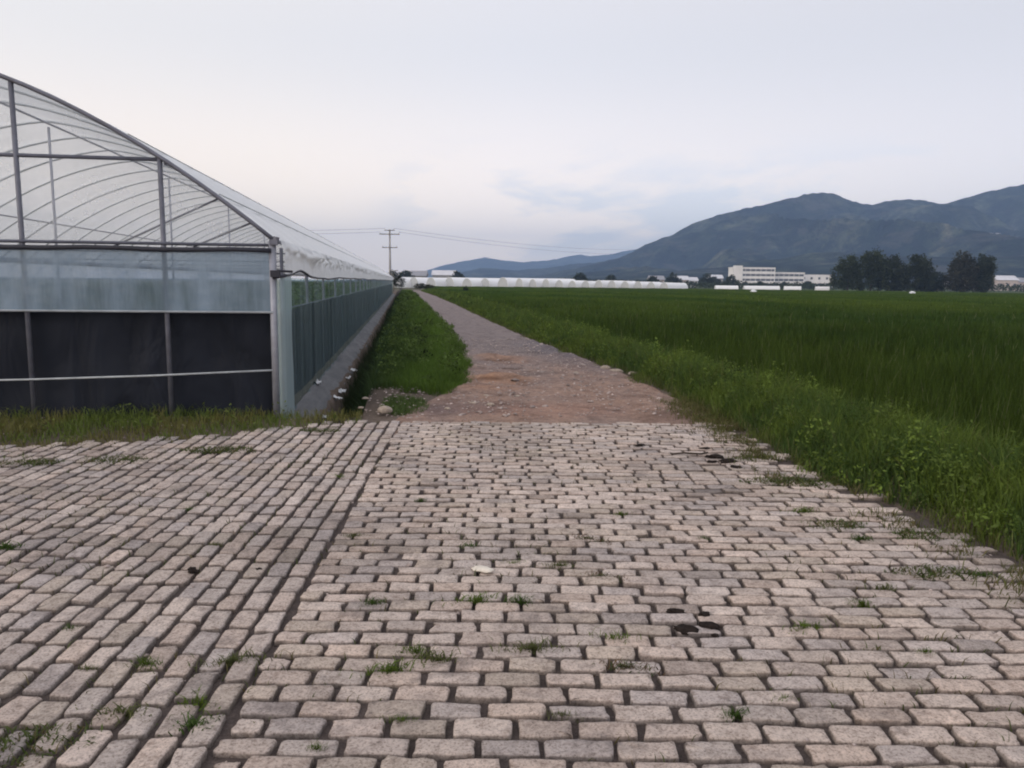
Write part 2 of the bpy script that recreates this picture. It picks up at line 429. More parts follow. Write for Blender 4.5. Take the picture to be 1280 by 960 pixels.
for j in range(66):
    off = .057 + j * .1225
    s = -7.0 + (j % 2) * .104 + random.uniform(-.03, .03)
    while s < 6.9:
        ln = random.gauss(.208, .012)
        c = SE0 + sd * (s + ln / 2) + sn * (off + random.uniform(-.004, .004) + .012 * math.sin(s * .9 + j * .2))
        if c[1] < np.interp(c[0], FARX, FARY) + .10 + random.uniform(-.06, .06) and c[1] > -4:
            bl.append((c[0], c[1], ln / 2 - random.uniform(.011, .018), .0490 + random.uniform(-.005, .003), a00 + random.gauss(0, .018), 1))
        s += ln
B = np.array(bl); nb = len(B)
NP_ = 20
def outline(hx, hy, rad):
    out = []
    for qx, qy, a in ((1, -1, -90), (1, 1, 0), (-1, 1, 90), (-1, -1, 180)):
        for t in (0, 45, 90):
            out.append((qx * (hx - rad) + math.cos(R(a + t)) * rad, qy * (hy - rad) + math.sin(R(a + t)) * rad))
        if qx * qy < 0: out.append((qx * hx, hy * 0.0))
        else:
            for f in (.5, 0, -.5): out.append((qx * f * hx, qy * hy))
    return np.stack([np.concatenate([o[0] for o in out], 1), np.concatenate([o[1] for o in out], 1)], -1)
hx, hy = B[:, 2:3], B[:, 3:4]
rad = rng.uniform(.008, .017, (nb, 1))
O = outline(hx, hy, rad)
jit = rng.normal(0, 1, (nb, NP_, 2)); jit = (jit + .6 * np.roll(jit, 1, 1)) * np.array([.0030, .0026]) * rng.uniform(.5, 1.5, (nb, 1, 1))
O = O + jit
ox, oy = O[..., 0], O[..., 1]
top = .034 + rng.normal(0, .0025, (nb, 1)); tiltx = rng.normal(0, .018, (nb, 1)); tilty = rng.normal(0, .03, (nb, 1))
sunk = rng.random((nb, 1)) < .06; top = np.where(sunk, top - .007, top)
wear = rng.random((nb, 1)) ** 3
rings = []
for sx, sy, dz in ((1.02, 1.04, None), (1, 1, -.0056), (.980, .952, -.0008), (.80, .66, .0)):
    rx, ry = ox * sx, oy * sy
    z = np.zeros_like(rx) if dz is None else top + dz - .003 * wear + tiltx * rx + tilty * ry + rng.normal(0, .0011 if dz < -.001 else .0006, rx.shape)
    rings.append(np.stack([rx, ry, z], -1))
cen = np.concatenate([np.zeros((nb, 1, 2)), (top - .0005 - .004 * wear)[:, :, None]], -1)
P = np.concatenate(rings + [cen], 1)
NV = 4 * NP_ + 1
ca, sa = np.cos(B[:, 4])[:, None], np.sin(B[:, 4])[:, None]
X = P[..., 0] * ca - P[..., 1] * sa + B[:, 0:1]; Y = P[..., 0] * sa + P[..., 1] * ca + B[:, 1:2]
V = np.stack([X, Y, P[..., 2]], -1).reshape(-1, 3)
q = []; t3 = []
for r in range(3):
    for k in range(NP_): q.append((r * NP_ + k, r * NP_ + (k + 1) % NP_, (r + 1) * NP_ + (k + 1) % NP_, (r + 1) * NP_ + k))
for k in range(NP_): t3.append((3 * NP_ + k, 3 * NP_ + (k + 1) % NP_, NV - 1))
base = (np.arange(nb) * NV)[:, None, None]
Q = (np.array(q)[None] + base).reshape(-1, 4); T = (np.array(t3)[None] + base).reshape(-1, 3)
pal = np.array([(.55, .455, .40), (.53, .445, .395), (.57, .48, .425), (.50, .43, .39), (.54, .44, .38), (.49, .425, .395), (.59, .50, .445), (.50, .42, .36)])
bc = pal[rng.integers(0, len(pal), nb)] * rng.normal(1, .06, (nb, 1))
bc = np.where(rng.random((nb, 1)) < .07, bc * .78, bc)
bc = np.where(rng.random((nb, 1)) < .03, bc * 1.16, bc)
bc = np.where(B[:, 5:6] > .5, bc * np.array([.95, .965, .985]), bc)
mud = np.clip((fbm(B[:, 0] * .9, B[:, 1] * .9, 71) - .56) * 6, 0, 1)[:, None]
bc = bc * (1 - .22 * mud)
# stains of trodden mud near the right-hand verge
st = np.exp(-((B[:, 0] - 1.55) / .35) ** 2 - ((B[:, 1] - 5.75) / .22) ** 2)[:, None]
bc = bc * (1 - .45 * st) 
bcol = np.repeat(bc[:, None], NV, 1)
bcol[:, :NP_] = np.array([.075, .062, .058]); bcol[:, NP_:2 * NP_] *= .62 * rng.uniform(.7, 1.3, (nb, NP_, 1))   # soil clinging to the sides and arrises
bcol = bcol.reshape(-1, 3)
pav = link('pavement', np_mesh('pavement', V, [Q, T], col=bcol, smooth=False), M['paving_block'])
tag(pav, 'worn pinkish grey block paving in two blocks laid at right angles', 'pavement', kind='structure')
# soil in the joints
sx_ = np.arange(-9.2, 3.3, .06); sy_ = np.arange(-4.2, 8.75, .06)
SX, SY = np.meshgrid(sx_, sy_)
lim = np.interp(SX, FARX, FARY) + .06
SYc = np.minimum(SY, lim)
SXc = np.minimum(SX, np.interp(SYc, RX_Y, RX_X) + .12)
SZ = .010 + (fbm(SX * 5, SY * 5, 51) - .5) * .016 + .022 * np.clip((fbm(SX * 1.9, SY * 1.9, 53, 5) - .73) * 9, 0, 1)
SZ = np.where(SY > 8.56, -.01, SZ)
SZ = np.where((SY >= lim - .02) | (SX > SXc), -.01, SZ)
link('joint_fill', grid_mesh('joint_fill', np.stack([SXc, SYc, SZ], -1)), M['joint_soil'], pav)

# ------------------------------------------------------------------ greenhouse
zr = lambda u: 2.04 + .8306 * u - .0698 * u * u - .0036 * u ** 3
def arch(u):
    u = np.asarray(u, float) % 8.0 if np.ndim(u) else u % 8.0
    return zr(np.minimum(u, 8 - u))
GL = 91.5
gh = empty('greenhouse', (ORG[0], ORG[1], 0), A0)
tag(gh, 'long arched plastic film greenhouse with black shade cloth on its lower walls', 'greenhouse')
hoop_v = np.linspace(0, 8, 29)
def hoop_pts(k): return [(-8 * k - float(t), 0, float(zr(min(t, 8 - t)))) for t in hoop_v]
for k, n_h, mat in ((0, 70, 'galvanised'), (1, 30, 'galvanised')):
    first = None
    for i in range(n_h):
        if first is None:
            m = MB(); m.tube(hoop_pts(k), .017, 6); me = m.mesh('hoop', True); first = link('hoop', me, M['white_bar'], gh); o = first
        else:
            o = first.copy(); COL.objects.link(o); o.parent = gh
        o.location = (0, .02 + (GL - .04) * i / (n_h - 1), -.03)
# roof films
for k in (0, 1):
    nh = 70
    vs = np.linspace(0, GL, (nh - 1) * 3 + 1); us = np.linspace(0, 8, 49)
    UU, VV = np.meshgrid(us, vs)
    ph = (VV / GL * (nh - 1)) % 1.0
    sag = -.028 * np.sin(np.pi * ph) ** 2 + (fbm(UU * 1.5, VV * .8, 13) - .5) * .03
    z = zr(np.minimum(UU, 8 - UU)) + .006 + sag
    x = -8 * k - UU + np.where(UU < 4, .006, -.006)
    o = link('roof_film', grid_mesh('roof_film', np.stack([x, VV - .015, z], -1)), M['roof_film'], gh)
# gable films front and back
for yv in (.07, GL + .012):
    for k in (0, 1):
        us = np.linspace(0.02, 7.98, 60); hs = np.linspace(0, 1, 8)
        HH, UU = np.meshgrid(hs, us, indexing='ij')
        z = 1.99 + HH * (zr(np.minimum(UU, 8 - UU)) - 1.99)
        link('gable_film', grid_mesh('gable_film', np.stack([-8 * k - UU, UU * 0 + yv + (fbm(UU * 2, z * 2, 4) - .5) * .015, z], -1)), M['gable_film'], gh)
# front frame: posts, bars, braces
def part(name, pts, r, mat, n=8, smooth=True): return MB().tube(pts, r, n).build(name, M[mat], gh, smooth)
for k in (0, 1):
    for u in (1.23, 2.70, 4.0, 5.3, 6.77):
        part('post', [(-8 * k - u, .0, -.15), (-8 * k - u + .0, .0, float(arch(u)) - .04)], .028, 'galvanised')
    a = 1.19
    part('crossbar', [(-8 * k - a, .0, 2.90), (-8 * k - 8 + a, .0, 2.90)], .022, 'galvanised')
part('corner_post', [(-.055, -.005, -.15), (-.055, -.005, 2.03)], .045, 'pale_metal')
part('corner_post', [(-8, .05, -.15), (-8, .05, 2.03)], .045, 'galvanised')
part('corner_post', [(-15.97, .05, -.15), (-15.97, .05, 2.03)], .045, 'galvanised')
part('eave_bar', [(-.02, -.02, 1.985), (-16, -.02, 1.985)], .018, 'galvanised')
roll = [(-.06 - i * .4, -.05, 1.925 + .008 * math.sin(i * 1.7)) for i in range(40)]
part('curtain_roll', roll, .026, 'dark_pipe')
part('brace', [(-.62, .03, 2.50), (-1.9, .35, 1.95)], .012, 'galvanised', 6)
part('brace', [(-.27, .03, 2.24), (-1.0, .35, 1.97)], .012, 'galvanised', 6)
for k in (0, 1): part('end_arch', [(x, -.02, z - .02) for x, y_, z in hoop_pts(k)], .024, 'galvanised')
for u in (.62, 1.55): part('press_line', [(-u + .01, -.02, float(zr(u)) + .012), (-u + .01, GL, float(zr(u)) + .012)], .007, 'white_bar', 5)
# purlins
for k in (0, 1):
    for u in (1.19, 4.0, 6.81):
        part('purlin', [(-8 * k - u, .05, float(arch(u)) - .06), (-8 * k - u, GL - .05, float(arch(u)) - .06)], .017, 'pale_metal', 6)
for x in (-8.0,):
    part('gutter', [(x, .0, 2.0), (x, GL, 2.0)], .07, 'pale_metal')
# thin tie bars across the spans inside
for i in range(14):
    part('tie_bar', [(-.05, 4 + 6.2 * i, 2.02), (-7.95, 4 + 6.2 * i, 2.02)], .013, 'galvanised', 6)
for i in range(14):
    part('inner_post', [(-4.0, 4 + 6.2 * i, -.1), (-4.0, 4 + 6.2 * i, 3.9)], .022, 'pale_metal', 6)
# front curtains
us = np.linspace(.04, 15.96, 220); zs = np.linspace(1.23, 1.93, 10)
ZZ, UU = np.meshgrid(zs, us, indexing='ij')
yy = -.035 + (fbm(UU * 5, ZZ * .6, 44) - .5) * .05
link('vent_curtain', grid_mesh('vent_curtain', np.stack([-UU, yy, ZZ], -1)), M['vent_film'], gh)
zs = np.linspace(-.12, 1.225, 14)
ZZ, UU = np.meshgrid(zs, us, indexing='ij')
yy = .085 + (fbm(UU * 1.3 + ZZ * .8, ZZ * 1.6 - UU * .2, 45) - .5) * .10
link('shade_cloth', grid_mesh('shade_cloth', np.stack([-UU, yy, ZZ], -1)), M['shade_cloth'], gh)
part('rail', [(-.06, -.045, 1.225), (-15.95, -.045, 1.262)], .013, 'white_bar')
part('rope', [(-.06, -.02, .555), (-1.4, -.03, .50), (-2.7, -.03, .465), (-4.2, -.03, .44), (-15.9, -.03, .5)], .012, 'white_bar', 6)
# side wall: apron below the eave, wavy edge pipe, curtain, shade cloth, posts, plinth
vs = np.concatenate([np.arange(0, 12, .06), np.arange(12, 40, .25), np.arange(40, GL + .1, .8)])
def edge_z(v): return 1.655 + .075 * np.exp(-((v - 1.35) / .75) ** 2) - .02 * np.exp(-((v - 4.2) / 1.6) ** 2) + (fbm(v * .5, v * 0, 3) - .5) * .045 * np.clip(v / 3, 0, 1)
hs = np.linspace(0, 1, 15)
VV, HH = np.meshgrid(vs, hs, indexing='ij')
ze = edge_z(VV)
z = 2.05 + (ze - 2.05) * HH
fold = np.maximum(0, fbm(VV * 2.6, HH * 3 + VV * .4, 61, 3) - .45) * .30 * np.exp(-((HH - .22) / .24) ** 2)
pocket = .10 * np.exp(-((VV - 2.6) / .45) ** 2) * np.exp(-((HH - .30) / .2) ** 2)
x = .035 + .05 * np.sin(HH * np.pi * .5) + fold + pocket + (fbm(VV * 7, HH * 1.2, 62, 3) - .5) * .035
link('apron_film', grid_mesh('apron_film', np.stack([x, VV, z - .25 * fold], -1)), M['apron_film'], gh)
vv = vs[::2]
part('edge_pipe', [(.075, float(v), float(edge_z(v)) - .012) for v in vv], .017, 'dark_pipe', 6)
zs = np.linspace(0, 1, 10)
VV, HH = np.meshgrid(vs, zs, indexing='ij')
top_z = np.minimum(1.62, edge_z(VV) - .03)
x = .02 + (fbm(VV * 4, HH * .5, 63) - .5) * .05
link('side_curtain', grid_mesh('side_curtain', np.stack([x, VV, -.12 + (top_z + .12) * HH], -1)), M['side_film'], gh)
x = -.075 + (fbm(VV * 1.1, HH * 1.5, 64) - .5) * .07
sag = (fbm(VV * .6, VV * 0 + 9, 66) - .5) * .06
link('side_shade_cloth', grid_mesh('side_shade_cloth', np.stack([x, VV, -.14 + (1.22 + sag + .14) * HH], -1)), M['shade_cloth'], gh)
part('side_rail', [(-.05, .1, 1.235), (-.05, GL, 1.235)], .012, 'galvanised', 6)
part('eave_pipe', [(-.0, .0, 2.03), (-.0, GL, 2.03)], .024, 'pale_metal')
sp = None
for i in range(36):
    if sp is None: sp = part('side_post', [(-.13, 0, -.15), (-.13, 0, 2.0)], .022, 'galvanised'); o = sp
    else: o = sp.copy(); COL.objects.link(o); o.parent = gh
    o.location = (0, 1.15 + 2.58 * i, 0)
zs = np.linspace(-.12, 1.64, 10); prof = np.array([(-.015, -.02), (.0, -.05), (.03, -.055), (.06, -.01), (.07, .12), (.05, .30), (.065, .48), (.045, .64), (.03, .80)])
Z3, I3 = np.meshgrid(zs, np.arange(len(prof)), indexing='ij')
px = prof[I3, 0] + (fbm(I3 * .9, Z3 * 1.1, 67) - .5) * .03; py = prof[I3, 1] + (fbm(I3 * .7, Z3 * 1.3, 68) - .5) * .03
link('corner_wrap', grid_mesh('corner_wrap', np.stack([px, py, Z3], -1)), M['wrap_film'], gh)
MB().box((-.02, -.05, 1.665), (.10, .09, .075)).tube([(-.05, -.06, 1.62), (.09, -.03, 1.64)], .018, 6).tube([(.0, -.05, 1.70), (.16, .02, 1.69)], .016, 6).build('crank', M['dark_pipe'], gh)
MB().tube([(-.02, -.03, 1.99), (-.0, -.03, 2.08)], .035, 8).box((-.03, -.04, 2.02), (.09, .05, .06)).build('eave_clamp', M['galvanised'], gh)
vs2 = np.concatenate([np.arange(-.02, 20, .12), np.arange(20, GL, .6)])
cs = np.array([(.015, -.03), (.03, -.06), (.09, -.085), (.16, -.12), (.23, -.16), (.30, -.21), (.345, -.28), (.37, -.72)])
VV, CI = np.meshgrid(vs2, np.arange(len(cs)), indexing='ij')
jit = (fbm(VV * 2.2, CI * 1.3, 70) - .5)
x = cs[CI, 0] + jit * .07 * (CI > 1); z = cs[CI, 1] + (fbm(VV * 3.1, CI * .9, 69) - .5) * .05
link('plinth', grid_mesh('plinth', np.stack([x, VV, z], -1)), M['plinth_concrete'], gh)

# ------------------------------------------------------------------ vegetation builders
def blades(x, y, z, h, w, lean, col, colvar=.15, tip=1.15):
    n_ = len(x)
    az = rng.uniform(0, 2 * np.pi, n_); fa = rng.uniform(0, 2 * np.pi, n_)
    wx, wy = np.cos(fa) * w / 2, np.sin(fa) * w / 2
    lx, ly = np.cos(az) * lean * h, np.sin(az) * lean * h
    v = np.zeros((n_, 5, 3))
    v[:, 0] = np.stack([x - wx, y - wy, z], -1); v[:, 1] = np.stack([x + wx, y + wy, z], -1)
    mx, my = x + lx * .35, y + ly * .35
    v[:, 2] = np.stack([mx + wx * .8, my + wy * .8, z + h * .6], -1); v[:, 3] = np.stack([mx - wx * .8, my - wy * .8, z + h * .6], -1)
    v[:, 4] = np.stack([x + lx, y + ly, z + h * (1 - .25 * lean)], -1)
    b = (np.arange(n_) * 5)[:, None]
    q = b + np.array([[0, 1, 2, 3]]); t = b + np.array([[3, 2, 4]])
    c = np.asarray(col) * np.clip(rng.normal(1, colvar, (n_, 1)), .4, 1.8)
    c = np.repeat(c[:, None], 5, 1); c[:, 4] = c[:, 4] * tip
    return v.reshape(-1, 3), q, t, c.reshape(-1, 3)

def leaves(x, y, z, s, col, colvar=.2, upright=0.5):
    n_ = len(x)
    nrm = rng.normal(0, 1, (n_, 3)); nrm[:, 2] = np.abs(nrm[:, 2]) + upright
    nrm /= np.linalg.norm(nrm, axis=1)[:, None]
    a = np.cross(nrm, rng.normal(0, 1, (n_, 3))); a /= np.linalg.norm(a, axis=1)[:, None] + 1e-9
    b = np.cross(nrm, a)
    s = np.asarray(s).reshape(-1, 1) * np.ones((n_, 1))
    p = np.stack([x, y, z], -1)
    v = np.stack([p - a * s, p + b * s * .45, p + a * s, p - b * s * .45], 1)
    q = (np.arange(n_) * 4)[:, None] + np.array([[0, 1, 2, 3]])
    c = np.asarray(col) * np.clip(rng.normal(1, colvar, (n_, 1)), .4, 1.9)
    c = np.repeat(c[:, None], 4, 1)
    return v.reshape(-1, 3), q, None, c.reshape(-1, 3)

class Veg:
    def __init__(s): s.V = []; s.Q = []; s.T = []; s.C = []; s.n = 0
    def add(s, r):
        v, q, t, c = r
        s.V.append(v); s.Q.append(q + s.n); s.C.append(c)
        if t is not None: s.T.append(t + s.n)
        s.n += len(v)
    def mesh(s, name):
        polys = [np.concatenate(s.Q)] + ([np.concatenate(s.T)] if s.T else [])
        return np_mesh(name, np.concatenate(s.V), polys, col=np.concatenate(s.C))

def scatter(xl, xr, y0, y1, dens):
    """points between two curves of y, in the greenhouse frame"""
    wmax = 12
    yv = rng.uniform(y0, y1, int((y1 - y0) * 400) + 10)
    wv = np.maximum(xr(yv) - xl(yv), 0)
    n_ = int(np.mean(wv) * (y1 - y0) * dens)
    if n_ < 1: return np.zeros(0), np.zeros(0)
    pr = wv / wv.sum()
    yy_ = rng.choice(yv, n_, p=pr) + rng.normal(0, .01, n_)
    return xl(yy_) + (xr(yy_) - xl(yy_)) * rng.random(n_), yy_

# ------------------------------------------------------------------ weeds on the right-hand bank
G1 = np.array([.094, .137, .022]); G2 = np.array([.056, .095, .021]); G3 = np.array([.11, .12, .038]); GY_ = np.array([.14, .125, .055])
vg = Veg()
def bank_height(x, y):
    t = (x - bank_l(y)) / np.maximum(.3, bank_r(y) - bank_l(y))
    return np.interp(t, [0, .12, .35, .7, 1], [.06, .18, .42, .54, .48]) * (.65 + .7 * fbm(x * 1.6, y * 1.2, 81))
for y0, y1, dens, wd in ((-13, -7, 500, .009), (-7, 2, 1900, .006), (2, 9, 1000, .008), (9, 22, 420, .013), (22, 50, 150, .022), (50, 118, 45, .045)):
    x, y = scatter(lambda t: bank_l(t) - .10, lambda t: bank_r(t) + .15, y0, y1, dens)
    kk = fbm(x * 2.2, y * 2.2, 82)
    t = (x - bank_l(y))
    keep = (t > .12) | (kk > .52)
    x, y, kk = x[keep], y[keep], kk[keep]
    h = bank_height(x, y) * rng.uniform(.5, 1.15, len(x))
    X, Y = W(x, y)
    col = np.where((kk > .5)[:, None], G1, G2) * (1 + .25 * (rng.random((len(x), 1)) - .5))
    col = np.where((x - bank_l(y) < .18)[:, None] & (rng.random((len(x), 1)) < .55), G3, col)
    col = np.where(rng.random((len(x), 1)) < .03, GY_, col)
    vg.add(blades(X, Y, np.zeros(len(x)) + .01, h, wd * rng.uniform(.7, 1.4, len(x)), rng.uniform(.1, .75, len(x)), col, .3))
# leafy forbs
for y0, y1, dens, nl, ls in ((-8, 3, 13, 95, .020), (3, 12, 9, 55, .028), (12, 35, 5, 26, .045), (35, 100, 1.5, 16, .09)):
    cx, cy = scatter(lambda t: bank_l(t) + .22, lambda t: bank_r(t) + .1, y0, y1, dens)
    hh = np.maximum(.10, bank_height(cx, cy) * rng.uniform(.75, 1.25, len(cx)))
    rr = rng.uniform(.10, .22, len(cx))
    idx = np.repeat(np.arange(len(cx)), nl)
    a = rng.uniform(0, 2 * np.pi, len(idx)); u = np.sqrt(rng.random(len(idx))) * rr[idx]
    z = hh[idx] * (1 - .55 * (u / rr[idx]) ** 2) * (.35 + .65 * np.sqrt(rng.random(len(idx))))
    X, Y = W(cx[idx] + u * np.cos(a), cy[idx] + u * np.sin(a))
    shade = rng.normal(1, .28, len(cx))[idx][:, None]
    vg.add(leaves(X, Y, z, ls * rng.uniform(.6, 1.3, len(idx)), np.array([.092, .134, .022]) * shade, .2, .3))
nn = 20000
y = rng.uniform(-9, 1.2, nn); x = bank_l(y) + rng.normal(-.02, .17, nn)
kk = fbm(x * 2.6, y * 2.6, 86)
k = (kk > .47) & (x > bank_l(y) - .5)
x, y, kk = x[k], y[k], kk[k]
X, Y = W(x, y)
col = np.where(rng.random((len(x), 1)) < .45, np.array([.13, .105, .05]), np.array([.095, .105, .03]))
vg.add(blades(X, Y, np.full(len(x), .012), rng.uniform(.02, .11, len(x)), np.full(len(x), .006), rng.uniform(.3, 1.2, len(x)), col, .25))
tag(link('roadside_weeds', vg.mesh('roadside_weeds'), M['leaf_blade']), 'thick green weeds on the bank between paving and rice', 'weeds', kind='stuff')

# ------------------------------------------------------------------ grass strip between ditch and road, and the patch at its near end
vg = Veg()
def strip_l(y): return .90 + 0 * y
for y0, y1, dens, wd in ((1.2, 6, 1500, .007), (6, 14, 700, .010), (14, 30, 260, .016), (30, 60, 90, .03), (60, 120, 28, .06)):
    x, y = scatter(strip_l, lambda t: road_l(t) + .02 + .22 * (fbm(t * 2.3, t * 0 + 5, 89) - .35), y0, y1, dens)
    lim = 1.55 + .9 * np.clip((1.75 - x) / .8, -.3, 1) * .3 + (fbm(x * 3, y * 0, 84) - .5) * .7
    lim = np.where(x < 1.35, 2.2, lim)
    k = y > lim
    x, y = x[k], y[k]
    t = (x - .9) / np.maximum(.5, road_l(y) - .9)
    h = np.interp(t, [0, .25, .75, 1], [.16, .22, .26, .14]) * (.5 + fbm(x * 1.8, y * 1.3, 83)) * rng.uniform(.5, 1.15, len(x))
    kk = fbm(x * 1.3, y * .9, 85)[:, None]
    bl_ = np.clip((t[:, None] - .1 + (kk - .5) * .8) / .55, 0, 1)
    col = (np.array([.045, .075, .022]) * (1 - bl_) + G1 * np.array([.85, 1.0, .9]) * bl_) * (.6 + .8 * fbm(x * 3, y * 2, 88)[:, None])
    X, Y = W(x, y)
    vg.add(blades(X, Y, np.zeros(len(x)), h, wd * rng.uniform(.7, 1.4, len(x)), rng.uniform(.1, .7, len(x)), col))
for y0, y1, dens, nl, ls in ((2, 12, 5, 40, .03), (12, 40, 2.5, 22, .05), (40, 90, 1, 12, .1)):
    cx, cy = scatter(lambda t: .95 + 0 * t, lambda t: road_l(t) - .1, y0, y1, dens)
    hh = rng.uniform(.18, .42, len(cx)); idx = np.repeat(np.arange(len(cx)), nl)
    a = rng.uniform(0, 2 * np.pi, len(idx)); u = np.sqrt(rng.random(len(idx))) * .17
    X, Y = W(cx[idx] + u * np.cos(a), cy[idx] + u * np.sin(a))
    vg.add(leaves(X, Y, hh[idx] * (1 - 14 * u * u) * (.4 + .6 * np.sqrt(rng.random(len(idx)))), ls * rng.uniform(.6, 1.3, len(idx)), np.array([.075, .115, .026]) * rng.normal(1, .3, len(cx))[idx][:, None], .2, .3))
# overhang into the ditch
for y0, y1, dens in ((1.6, 14, 800), (14, 45, 200), (45, 90, 50)):
    x, y = scatter(lambda t: .66 + 0 * t, lambda t: .95 + 0 * t, y0, y1, dens)
    X, Y = W(x, y)
    vg.add(blades(X, Y, np.interp(x, [.66, .84, .95], [-.7, -.5, 0]), rng.uniform(.18, .45, len(x)), np.interp(y, [0, 14, 90], [.009, .016, .06]), rng.uniform(.3, .9, len(x)), np.array([.04, .07, .025])))
for y0, y1, dens in ((.25, 14, 420), (14, 45, 130), (45, 90, 30)):
    x, y = scatter(lambda t: .40 + 0 * t, lambda t: .84 + 0 * t, y0, y1, dens)
    k = fbm(x * 2, y * 1.1, 87) > .42
    x, y = x[k], y[k]
    X, Y = W(x, y)
    vg.add(blades(X, Y, np.full(len(x), -.76), rng.uniform(.3, .75, len(x)), np.interp(y, [0, 14, 90], [.010, .018, .06]), rng.uniform(.1, .6, len(x)), np.array([.026, .040, .016])))
# low patch by the pale stone
a = rng.uniform(0, 2 * np.pi, 1500); u = np.sqrt(rng.random(1500)) * (1 + .3 * (vnoise(a * 2, a * 0, 4) - .5))
x, y = 1.42 + .30 * u * np.cos(a), .55 + .78 * u * np.sin(a)
X, Y = W(x, y)
vg.add(blades(X, Y, np.zeros(1500), rng.uniform(.03, .12, 1500), np.full(1500, .007), rng.uniform(.2, .9, 1500), np.array([.07, .11, .03])))
tag(link('verge_grass', vg.mesh('verge_grass'), M['leaf_blade']), 'green grass strip between the greenhouse ditch and dirt road', 'grass', kind='stuff')

# ------------------------------------------------------------------ grass along the front of the greenhouse
vg = Veg()
nn = 36000
X = rng.uniform(-9.5, -1.2, nn); Y = rng.uniform(4.8, 9.1, nn)
lx, ly = L(X, Y)
far = np.interp(X, FARX, FARY)
nz = fbm(X * 2.0, Y * 2.0, 90)
d = Y - far
keep = (ly < -.02) & (d > -.10 - .55 * np.clip(nz - .58, 0, 1) * 4) & ((d > .03) | (rng.random(nn) < .45)) & (lx < .95)
X, Y, nz, d, ly = X[keep], Y[keep], nz[keep], d[keep], ly[keep]
h = np.interp(d, [-.3, 0, .25, .7, 1.5], [.03, .05, .08, .12, .17]) * rng.uniform(.45, 1.2, len(X)) * (.6 + .8 * fbm(X * 3, Y * 3, 91))
col = np.where((nz > .5)[:, None], np.array([.11, .15, .030]), np.array([.15, .145, .045]))
vg.add(blades(X, Y, np.zeros(len(X)) + .01, h, np.full(len(X), .007) * rng.uniform(.7, 1.5, len(X)), rng.uniform(.15, .9, len(X)), col, .22))
nl = 5000
X = rng.uniform(-9.5, -1.9, nl); Y = rng.uniform(6, 9, nl); lx, ly = L(X, Y)
k = (ly < -.05) & (Y > np.interp(X, FARX, FARY) + .12) & (fbm(X * 2.5, Y * 2.5, 92) > .5)
X, Y = X[k], Y[k]
vg.add(leaves(X, Y, rng.uniform(.02, .2, len(X)), rng.uniform(.012, .028, len(X)), np.array([.10, .13, .03])))
tag(link('front_grass', vg.mesh('front_grass'), M['leaf_blade']), 'yellowish green grass band at the foot of the black shade cloth', 'grass', kind='stuff')

# ------------------------------------------------------------------ rice field
vg = Veg()
def rice_pts(r0, r1, dens):
    th0, th1 = R(-38), R(64 if r1 < 35 else 48)
    area = (th1 - th0) / 2 * (r1 ** 2 - r0 ** 2)
    n_ = int(area * dens)
    r = np.sqrt(rng.uniform(r0 ** 2, r1 ** 2, n_)); th = rng.uniform(th0, th1, n_)
    X, Y = r * np.sin(th), r * np.cos(th)
    lx, ly = L(X, Y)
    k = (lx > bank_r(ly) + .48 + .25 * (fbm(lx * 0, ly * 1.2, 93) - .5)) & (ly < 198)
    return X[k], Y[k], lx[k], ly[k]
RC1 = np.array([.023, .045, .009]); RC2 = np.array([.044, .068, .012])
for r0, r1, dens, wd, hv in ((3, 9, 900, .010, .82), (9, 16, 420, .013, .82), (16, 30, 130, .022, .80), (30, 60, 30, .045, .78), (60, 110, 7, .10, .76), (110, 215, 1.6, .22, .74)):
    X, Y, lx, ly = rice_pts(r0, r1, dens)
    k = .74 + .30 * fbm(lx * .35, ly * .35, 94) + .30 * fbm(lx * 1.9, ly * 1.9, 99)
    h = hv * k * rng.uniform(.62, 1.06, len(X))
    kk = np.clip((fbm(lx * .22, ly * .09, 95, 5)[:, None] - .5) * 2.2 + .5, 0, 1)
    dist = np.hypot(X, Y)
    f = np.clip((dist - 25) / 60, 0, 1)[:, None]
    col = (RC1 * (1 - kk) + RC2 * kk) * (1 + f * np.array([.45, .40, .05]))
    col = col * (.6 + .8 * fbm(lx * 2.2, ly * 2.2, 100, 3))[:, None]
    pale = (rng.random((len(X), 1)) < .035)
    col = np.where(pale, np.array([.10, .11, .05]), col)
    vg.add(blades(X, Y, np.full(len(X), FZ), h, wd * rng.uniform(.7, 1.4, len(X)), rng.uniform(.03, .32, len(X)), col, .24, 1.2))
# closed leaf canopy farther out
rr_ = np.concatenate([np.arange(11, 40, .5), np.arange(40, 90, 1.5), np.arange(90, 216, 4)])
th_ = np.radians(np.linspace(-38, 50, 286))
RR_, TH = np.meshgrid(rr_, th_, indexing='ij')
X, Y = RR_ * np.sin(TH), RR_ * np.cos(TH)
lx, ly = L(X, Y)
zc = FZ + np.interp(RR_, [11, 16, 30, 60, 215], [.05, .30, .50, .60, .64]) + (fbm(lx * 1.1, ly * 1.1, 96) - .5) * .22 + (fbm(lx * .2, ly * .2, 97) - .5) * .12
bad = (lx < bank_r(ly) + .7) | (ly > 199)
idx = np.arange(X.size).reshape(X.shape)
qd = np.stack([idx[:-1, :-1], idx[1:, :-1], idx[1:, 1:], idx[:-1, 1:]], -1).reshape(-1, 4)
qd = qd[~bad.reshape(-1)[qd].any(1)]
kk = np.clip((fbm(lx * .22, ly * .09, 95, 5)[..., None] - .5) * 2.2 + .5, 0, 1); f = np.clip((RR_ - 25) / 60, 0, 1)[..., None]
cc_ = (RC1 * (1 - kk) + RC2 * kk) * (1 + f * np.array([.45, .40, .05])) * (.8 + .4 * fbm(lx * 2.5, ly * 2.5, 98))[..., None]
vg.add((np.stack([X, Y, zc], -1).reshape(-1, 3), qd, None, cc_.reshape(-1, 3)))
